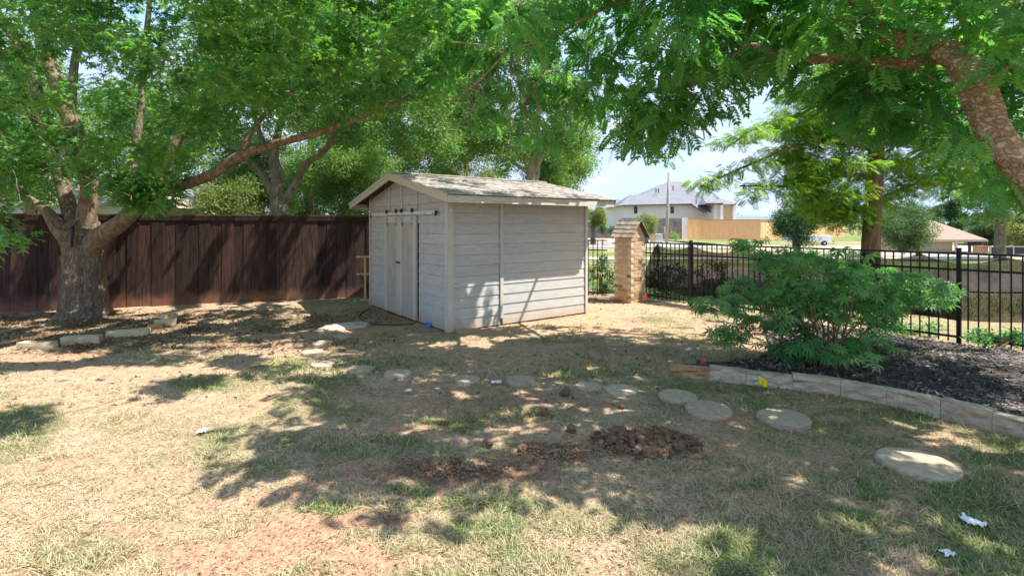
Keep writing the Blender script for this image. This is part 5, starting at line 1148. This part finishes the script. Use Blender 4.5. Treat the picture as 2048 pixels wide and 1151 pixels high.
rf = MB(); a, b_, c, d = HV(1238, 411, -.7), HV(1300, 411, -.7), HV(1285, 389, 2.5), HV(1262, 389, 2.5); k1 = Vector((a.x, 8, a.z)); rf.add([a, b_, c, d, k1], [(0, 1, 2, 3), (0, 3, 4), (3, 2, 4)]); rf.build('shoulder_roof', M['slate'], hb)
rf = MB(); x0, x1 = HV(1412, 408, -3.6).x, HV(1478, 408, -3.6).x; ze = pyZ(408, YH - 3.6); zr = pyZ(386, YH); rf.add([(x0, -3.6, ze), (x1, -3.6, ze), (x1, 8, ze), (x0, 8, ze), (x0 + 1.6, 2, zr), (x1 - 1.6, 2, zr)], [(0, 1, 5, 4), (1, 2, 5), (2, 3, 4, 5), (3, 0, 4), (0, 3, 2, 1)]); rf.build('wing_roof', M['slate'], hb)
def hbar(name, mat, a, b_, w=.14): MB().bar(HV(*a), HV(*b_), w, w).build(name, M[mat], hb)
hbar('gutter', 'dtrim', (1242, 411, -.7), (1382, 408, -.7)); hbar('gutter', 'dtrim', (1382, 408, -.75), (1407, 424, -.75)); hbar('gutter', 'dtrim', (1407, 424, -.75), (1433, 424, -.75)); hbar('gutter', 'dtrim', (1412, 407, -3.8), (1446, 407, -3.8)); hbar('gutter', 'dtrim', (1412, 408, -3.8), (1433, 423, -1.0))
for px0, px1 in ((1268, 1275), (1341, 1348)):
    f = hbx('window', 'wtrim', px0 - .8, px1 + .8, 412.2, 427.6, YH - .06, YH); MB().box(pxX(px0, YH - .1) - hb.location.x, pxX(px1, YH - .1) - hb.location.x, -.10, -.065, pyZ(427, YH - .1), pyZ(413, YH - .1)).build('pane', M['glass'], f)
hbx('garage_door', 'wtrim', 1404, 1426, 433, 440, YH - .1, YH - .01)
hbx('porch_recess', 'porch', 1447, 1466, 413, 450, YH - 3.06, YH - 3.005)
for a in (1441.5, 1466.5): hbx('column', 'wtrim', a, a + 5, 410, 478, YH - 3.5, YH - 3.1)
for (px, py) in ((1312, 383), (1317, 383), (1346, 378), (1382, 378)): MB().tube([HV(px, py + 3, 2.0), HV(px, py - 6, 2.0)], [.07, .07], 6).build('vent_pipe', M['dtrim'], hb)
# dark stone wall with pale pier
sw = empty('stone_wall', (pxX(1300, 57), 57, 0), 0, 'low wall of grey stone courses below the white house', 'wall')
M['dstone'] = std_mat('grey_wall_stone', (.12, .12, .13), (.24, .23, .23), 2, None, .9, .5, .02); M['dmort'] = std_mat('wall_mortar', (.33, .32, .31), (.40, .38, .37), 2)
x0, x1 = pxX(1243, 57) - sw.location.x, pxX(1363, 57) - sw.location.x; MB().box(x0, x1, .03, .4, 0, pyZ(436, 57)).build('wall_core', M['dmort'], sw)
ss = MB(); r_ = random.Random(2); z = .0; 
while z < pyZ(436, 57) - .12:
    hcur = r_.uniform(.13, .2); x = x0
    while x < x1:
        w = r_.uniform(.3, .8); ss.box(x + .02, min(x + w, x1), -.0 - r_.uniform(0, .04), .06, z + .015, min(z + hcur, pyZ(436, 57))); x += w
    z += hcur
o = ss.build('wall_stones', M['dstone'], sw); o['kind'] = 'stuff'
MB().box(pxX(1363, 57) - sw.location.x, pxX(1375, 57) - sw.location.x, -.15, .5, 0, pyZ(435, 57)).build('pier', M['stucco'], sw)
sw2 = empty('stone_wall', (pxX(1200, 60), 60, 0), 0, 'distant low stone wall seen between shed and brick pillar', 'wall')
ss = MB(); z = 0; x0, x1 = pxX(1150, 60) - sw2.location.x, pxX(1242, 60) - sw2.location.x; MB().box(x0, x1, .05, .4, 0, pyZ(456, 60)).build('wall_core', M['dmort'], sw2)
while z < pyZ(456, 60) - .1:
    x = x0
    while x < x1: w = r_.uniform(.3, .8); ss.box(x + .02, min(x + w, x1), -r_.uniform(0, .04), .08, z + .015, z + .17); x += w
    z += .18
o = ss.build('wall_stones', M['dstone'], sw2); o['kind'] = 'stuff'
# tan board fences far away
M['tan_board'] = std_mat('new_cedar_board', (.50, .33, .15), (.60, .41, .21), 3, (4, 4, .6), .8, .2, .01, .06); M['tan_rail'] = flat('fence_cap', (.34, .2, .1))
def far_fence(px0, px1, py0, pyb, Y0, Y1, label):
    a = Vector((pxX(px0, Y0), Y0, 0)); b_ = Vector((pxX(px1, Y1), Y1, 0)); d = b_ - a; L = d.length; t = empty('tan_fence', a, math.atan2(d.y, d.x), label, 'fence', 'tan board fences by the white house'); h = pyZ(py0, Y0); r_ = random.Random(int(px0)); mb = MB(); x = 0
    while x < L: mb.box(x, min(L, x + .28), -r_.uniform(.0, .03), .03, 0, h); x += .29
    o = mb.build('boards', M['tan_board'], t); o['kind'] = 'stuff'; MB().box(0, L, -.05, .06, h, h + .08).build('cap', M['tan_rail'], t); return t
far_fence(1376, 1408, 438, 476, 56, 56, 'short taller piece of tan board fence next to the pale pier')
far_fence(1408, 1520, 440.5, 476, 55.6, 54, 'long sunlit tan board fence in front of the white house')
far_fence(1522, 1690, 443, 474, 54, 66, 'tan board fence running away behind the dark evergreen')
# house with orange brick and blue roof, left of the white house
M['obrick'] = std_mat('orange_brick', (.50, .26, .12), (.60, .34, .18), 4, None, .9, .2, .01)
h2 = empty('brick_house', (pxX(1215, 95), 95, 0), 0, 'distant orange brick home with blue-grey roof right of the shed', 'house'); X2 = lambda px: pxX(px, 95) - h2.location.x
MB().box(X2(1200), X2(1262), 0, 8, 0, pyZ(438, 95)).build('wall', M['obrick'], h2)
rf = MB(); gable(rf, X2(1198), X2(1270), 0, 10, pyZ(438, 95), pyZ(419, 95), .35); rf.build('roof', M['slate'], h2)
rf = MB(); rf.prism([(X2(1202), -1, 0), (X2(1217), -1, 0), (X2(1217), -1, pyZ(440, 95)), (X2(1209), -1, pyZ(431, 95)), (X2(1202), -1, pyZ(440, 95))], (0, 1.5, 0)); rf.build('gable_bay', M['obrick'], h2)
MB().box(X2(1205), X2(1213), -1.1, -1.0, pyZ(447, 95), pyZ(437, 95)).build('window', M['glass'], h2)
h3 = empty('small_house', (pxX(1500, 150), 150, 0), 0, 'far low grey-roofed home just above the tan fence', 'house'); rf = MB(); gable(rf, -9, 9, 0, 8, pyZ(439, 150), pyZ(431, 150), .3); rf.build('roof', M['slate'], h3); MB().box(-8.5, 8.5, 0, 8, 0, pyZ(439, 150)).build('wall', M['stucco'], h3)
# utility pole and box
M['pole'] = std_mat('weathered_pole', (.26, .22, .18), (.42, .38, .33), 4, (3, 3, .5), .9, .3, .01)
up = empty('utility_pole', (pxX(1333, 48), 48, 0), 0, 'grey wooden utility pole in front of the white house', 'pole')
MB().tube([(0, 0, -.1), (.1, 0, 3), (.25, 0, pyZ(344, 48))], [.16, .145, .115], 12).build('pole', M['pole'], up, True); MB().box(-.22, -.12, -.16, .02, .8, 1.5).build('conduit_box', M['galv'], up)
ub = empty('utility_box', (pxX(1313, 47), 47, 0), 0, 'pale green and tan utility cabinet left of the pole', 'utility box'); MB().box(-.15, .5, -.25, .25, 0, .75).build('cabinet', flat('pale_green_metal', (.5, .6, .56)), ub); MB().box(-.52, -.16, -.25, .25, 0, .72).build('side_panel', M['porch'], ub); MB().box(-.16, .52, -.28, .28, .752, .79).build('lid', M['wtrim'], ub)
# pavilion with brown hip roof on lower ground
YP = 45.0; gzp = -.85; pv = empty('pavilion', (pxX(1880, YP), YP, gzp), 0, 'small tan pavilion with brown hip roof beyond the fence at right', 'pavilion'); XP = lambda px: pxX(px, YP) - pv.location.x; ZP = lambda py: pyZ(py, YP) - gzp
M['tan_wall'] = std_mat('tan_siding', (.38, .31, .19), (.44, .36, .23), 2, (1, 1, 10), .8, .1, .005); M['brown_roof'] = std_mat('brown_roofing', (.29, .185, .14), (.36, .24, .19), 3, (1, 1, 4), .9, .2, .01)
MB().box(XP(1838), XP(1905), 0, 4.5, 0, ZP(479)).build('wall', M['tan_wall'], pv)
rf = MB(); ze = ZP(478.5); zr = ZP(433); rf.add([(XP(1833), -.6, ze), (XP(1964), -.6, ze - .02), (XP(1986), 5.4, ze), (XP(1850), 5.4, ze), (XP(1873), 2.4, zr), (XP(1889), 2.4, zr)], [(0, 1, 5, 4), (1, 2, 5), (2, 3, 4, 5), (3, 0, 4)]); rf.build('roof', M['brown_roof'], pv)
MB().add([(XP(1834), -.6, ze - .16), (XP(1964), -.6, ze - .18), (XP(1985), 5.3, ze - .16), (XP(1850), 5.3, ze - .16), (XP(1834), -.58, ze - .01), (XP(1964), -.58, ze - .03), (XP(1985), 5.3, ze - .01), (XP(1850), 5.3, ze - .01)], [(0, 3, 2, 1), (0, 1, 5, 4), (1, 2, 6, 5), (2, 3, 7, 6), (3, 0, 4, 7)]).build('eave', M['tan_wall'], pv)
for px, y in ((1908, -.2), (1935, -.2), (1958, -.2), (1952, 4.8), (1972, 4.8)): MB().box(XP(px), XP(px) + .16, y, y + .16, 0, ze - .15).build('post', M['wtrim'] if px < 1910 else M['dtrim'], pv)
MB().box(XP(1910), XP(1958), -.2, -.12, .75, .85).build('railing', M['dtrim'], pv)
sg = empty('storage_shed', (pxX(1800, 47), 47, gzp), 0, 'low tan outbuilding half hidden left of the pavilion', 'outbuilding'); MB().box(-1.1, 1.7, 0, 3, 0, 1.35).build('wall', M['tan_wall'], sg); MB().box(-1.2, 1.8, -.1, 3.1, 1.352, 1.46).build('flat_roof', M['brown_roof'], sg)
cone = empty('traffic_cone', (pxX(1838, 30), 30, -.2), 0, 'orange and white traffic cone left of the pavilion wall', 'cone'); MB().tube([(0, 0, .04), (0, 0, .9)], [.17, .04], 14).build('body', flat('cone_orange', (.85, .25, .06)), cone, True); MB().box(-.22, .22, -.22, .22, 0, .04).build('base', M['plastic_black'], cone); MB().tube([(0, 0, .40), (0, 0, .62)], [.126, .098], 14, False).build('band', M['wtrim'], cone)
bxo = empty('brick_planter', (pxX(1961, 43), 43, gzp), 0, 'red-brown box-like planter right of the pavilion posts', 'planter'); MB().box(-.4, .4, -.3, .3, 0, .62).build('box', M['obrick'], bxo); MB().box(-.44, .44, -.34, .34, .622, .70).build('rim', M['brown_roof'], bxo)
rl = empty('dark_screen_fence', (pxX(2030, 42), 42, -.82), 0, 'low dark screened fence with pale top rail at far right', 'fence'); MB().box(-2.1, 6, 0, .05, 0, .60).build('screen', M['plastic_black'], rl); MB().box(-2.1, 6, -.03, .08, .602, .67).build('top_rail', M['walk'], rl)
for i in range(5): MB().box(-2.1 + i * 1.9, -2.02 + i * 1.9, -.06, -.002, 0, .72).build('post', M['walk'], rl)
# white parked truck bed / cover beyond the shrub
wt = empty('white_trailer', (pxX(1615, 40), 40, 0), 0, 'long low white trailer parked beyond the shrub and fence', 'trailer'); o = MB().box(-1.5, 1.5, -.7, .9, .32, .78).build('body', M['wtrim'], wt)
for x in (-1.0, .9):
    w = MB().tube([(x, -.75, .2), (x, -.55, .2)], [.2, .2], 14).build('wheel', M['plastic_black'], wt); MB().tube([(x, -.77, .2), (x, -.74, .2)], [.09, .09], 10).build('rim', M['galv'], w)
MB().box(-1.2, .2, -.74, -.70, .28, .33).build('light_strip', flat('orange_light', (.8, .3, .1)), wt); MB().bar((1.5, .1, .35), (2.2, .1, .3), .08, .06).build('hitch', M['dtrim'], wt)
# neighbours' houses behind the board fence
h4 = empty('neighbour_house', (pxX(395, 24), 24, 0), 0, 'slate-roofed house edge showing over the fence right of the oak', 'house'); MB().box(-3.6, .85, 0, 6, 0, pyZ(417, 24)).build('wall', M['obrick'], h4)
MB().box(-4, 1.3, -.5, -.4, pyZ(417, 24), pyZ(409, 24)).build('fascia', M['fascia'], h4); rf = MB(); rf.add([(-4, -.5, pyZ(409, 24) + .01), (1.35, -.5, pyZ(409, 24) + .01), (1.0, 7, pyZ(409, 24)), (-.3, 3, pyZ(396, 27) + .5), (-4, 3, pyZ(396, 27) + .5)], [(0, 1, 3, 4), (1, 2, 3)]); rf.build('roof', M['slate'], h4)
h5 = empty('neighbour_house', (pxX(180, 19), 19, 0), 0, 'pale house wall glimpsed through leaves behind the oak trunk', 'house'); MB().box(-5, 1.4, 0, 5, 0, 2.35).build('wall', M['stucco'], h5); rf = MB(); gable(rf, -5, 1.4, 0, 5, 2.352, 3.9, .3); rf.build('roof', std_mat('tan_roofing', (.42, .33, .28), (.5, .4, .34), 3), h5)

# ------------------------------------------------------------------ grass, litter, pebbles
inside = lambda x, y: (iron_side(x, y) < -.05) & (y < fence_y(x) - .08)
def in_shed(x, y):
    dx = x - SC[0]; dy = y - SC[1]; a = dx * math.cos(TH) + dy * math.sin(TH); b_ = -dx * math.sin(TH) + dy * math.cos(TH); return (a > -.02) & (a < D + .02) & (b_ > -.02) & (b_ < W + .02)
exl = np.array([[p.x, p.y] for p in ep]); 
def in_bed(x, y):                        # beyond the stone border
    d = (x[:, None] - exl[None, ::4, 0]) ** 2 + (y[:, None] - exl[None, ::4, 1]) ** 2; j = np.argmin(d, 1) * 4; j = np.minimum(j, len(exl) - 2); t = exl[j + 1] - exl[j]
    cr_ = t[:, 0] * (y - exl[j, 1]) - t[:, 1] * (x - exl[j, 0]); ok = (cr_ > -.0) & (x > 1.8) & (iron_side(x, y) < 0); ok &= ~((x < 3.2) & (y > 5.95)); ok &= ~((y > 6.0) & (x < 3.6 + (y - 6.6) * .5) & (x < 4.4)); return ok
stones = np.array([[o.location.x, o.location.y, max(o.dimensions.x, .2) / 2] for o in scene.objects if o.name.startswith('stepping_stone')])
def hash_pts(n, y0, y1, power):
    # density falls with distance: y drawn with weight y^-power
    u = rng.uniform(0, 1, n); a = 1 - power; y = (y0 ** a + u * (y1 ** a - y0 ** a)) ** (1 / a); x = rng.uniform(-1.12, 1.12, n) * y; return x, y
def grass_batch(n, y0, y1, power, lmin, lmax, wid):
    x, y = hash_pts(n, y0, y1, power)
    g, br, dk, lt, rd = maps(x, y)
    ok = inside(x, y) & ~in_shed(x, y) & ~in_bed(x, y)
    for sx_, sy_, sr in stones: ok &= (x - sx_) ** 2 + (y - sy_) ** 2 > (sr * .84) ** 2
    dens = np.clip(.25 + .8 * g + .45 * (1 - br) - .95 * br * (1 - .6 * g) - .9 * dk - .5 * lt, .015, 1) * (.12 + 1.25 * sst(.32, .62, fbm(x, y, 6.5, 61, 3)))
    dens *= np.where(y > 6.5, .75, 1)
    ok &= rng.uniform(0, 1, n) < dens; x, y, g, br = x[ok], y[ok], g[ok], br[ok]; n = len(x)
    h = rng.uniform(lmin, lmax, n) * (.6 + .7 * fbm(x, y, 3, 62)) * (1 + .3 * g); tint = np.clip(g * .85 + rng.normal(-.05, .22, n), 0, 1); tint[rng.uniform(0, 1, n) < .25] *= .15
    pos = np.stack([x, y, gz(x, y) - .004], 1); pitch = -np.abs(rng.normal(.34, .30, n)) - .05 - .2 * g; pitch = np.clip(pitch, -1.5, -.05)
    tv = [(0, -wid, 0), (0, wid, 0), (.5, wid * .8, .03), (.5, -wid * .8, .03), (.95, 0, -.12)]
    o = batch('grass', tv, [(0, 3, 2, 1), (3, 4, 2)], pos, rots(rng.uniform(0, 6.28, n), pitch, rng.normal(0, .6, n)), h, tint, M['grass']); o['kind'] = 'stuff'; return n
ng = grass_batch(360000, 1.9, 5.6, 1.9, .025, .066, .032)
ng += grass_batch(90000, 5.4, 11.5, 1.5, .03, .07, .07)
# grass beyond the fences
x, y = hash_pts(60000, 9, 23, 1.3); ok = ~inside(x, y) & ((iron_side(x, y) > .1)) & ~((y > 13.4 - .12 * x) & (y < 19 - .12 * x) & (x > 4)); x, y = x[ok], y[ok]; n = len(x)
o = batch('grass', [(0, -.06, 0), (0, .06, 0), (.5, .05, .03), (.5, -.05, .03), (.95, 0, -.1)], [(0, 3, 2, 1), (3, 4, 2)], np.stack([x, y, gz(x, y)], 1), rots(rng.uniform(0, 6.28, n), -np.abs(rng.normal(.8, .3, n)), rng.normal(0, .5, n)), rng.uniform(.05, .13, n), np.clip(rng.normal(.7, .3, n), 0, 1), M['grass']); o['kind'] = 'stuff'
# fallen leaves
x, y = hash_pts(95000, 4.5, 12.4, .6); g, br, dk, lt, rd = maps(x, y); ok = inside(x, y) & ~in_shed(x, y) & ~in_bed(x, y) & (rng.uniform(0, 1, len(x)) < np.clip(lt * .95 + .02, 0, 1)); x, y = x[ok], y[ok]; n = len(x)
o = batch('fallen_leaves', [(0, 0, 0), (.5, .28, .12), (1, 0, .05), (.5, -.28, .1)], [(0, 3, 2), (0, 2, 1)], np.stack([x, y, gz(x, y) + .006], 1), rots(rng.uniform(0, 6.28, n), rng.normal(0, .4, n), rng.normal(0, .5, n)), rng.uniform(.025, .06, n), rng.uniform(0, 1, n) ** 1.5, M['litter']); o['kind'] = 'stuff'
# thin litter and straw bits over the bare soil
x, y = hash_pts(40000, 1.9, 8, 1.6); ok = inside(x, y) & ~in_shed(x, y) & ~in_bed(x, y); x, y = x[ok], y[ok]; n = len(x)
o = batch('ground_litter', [(0, 0, 0), (.5, .1, .06), (1, 0, 0), (.5, -.1, .05)], [(0, 3, 2, 1)], np.stack([x, y, gz(x, y) + .004], 1), rots(rng.uniform(0, 6.28, n), rng.normal(0, .2, n), rng.normal(0, .3, n)), rng.uniform(.008, .035, n), rng.uniform(0, 1.3, n) ** 1.3, M['litter']); o['kind'] = 'stuff'
# small dead sticks on the lawn
sk_ = MB(); r_ = random.Random(44)
for i in range(170):
    y = 2.2 + 7 * r_.random() ** 1.5; x = r_.uniform(-1, 1) * y
    if not bool(inside(np.array([x]), np.array([y]))[0]) or in_shed(np.array([x]), np.array([y]))[0] or in_bed(np.array([x]), np.array([y]))[0]: continue
    z = float(gz(np.array([x]), np.array([y]))[0]); a = r_.uniform(0, 6.28); L = r_.uniform(.04, .14); p0 = Vector((x, y, z + .008)); d = Vector((math.cos(a), math.sin(a), 0)) * L
    sk_.tube([p0, p0 + d * .5 + Vector((d.y * .1, -d.x * .1, .006)), p0 + d], [.003, .0025, .0015], 4)
o = sk_.build('dead_sticks', M['brown_bark']); o['kind'] = 'stuff'
# pebbles before the shed doors
x, y = [], []
for i in range(2600):
    a = -.05 - abs(rng.normal(0, .28)); b_ = rng.uniform(1.0, 3.2); x.append(SC[0] + a * math.cos(TH) - b_ * math.sin(TH)); y.append(SC[1] + a * math.sin(TH) + b_ * math.cos(TH))
x = np.array(x); y = np.array(y); n = len(x)
vs, fs = ICO[1]; o = batch('pea_gravel', [tuple(v) for v in vs], fs, np.stack([x, y, gz(x, y) + .003], 1), rots(rng.uniform(0, 6.28, n), rng.normal(0, .4, n), rng.normal(0, .5, n)), rng.uniform(.005, .012, n), rng.uniform(.5, 1.2, n), M['litter']); o['kind'] = 'stuff'
tris = sum(sum(len(p.vertices) - 2 for p in o.data.polygons) if len(o.data.polygons) < 5000 else int(o.data.attributes and len(o.data.loops) - 2 * len(o.data.polygons)) for o in scene.objects if o.type == 'MESH')
print('TRIS', tris, 'OBJECTS', len(scene.objects), 'oak', len(oc), 'pist', len(pc), 'grass', ng)
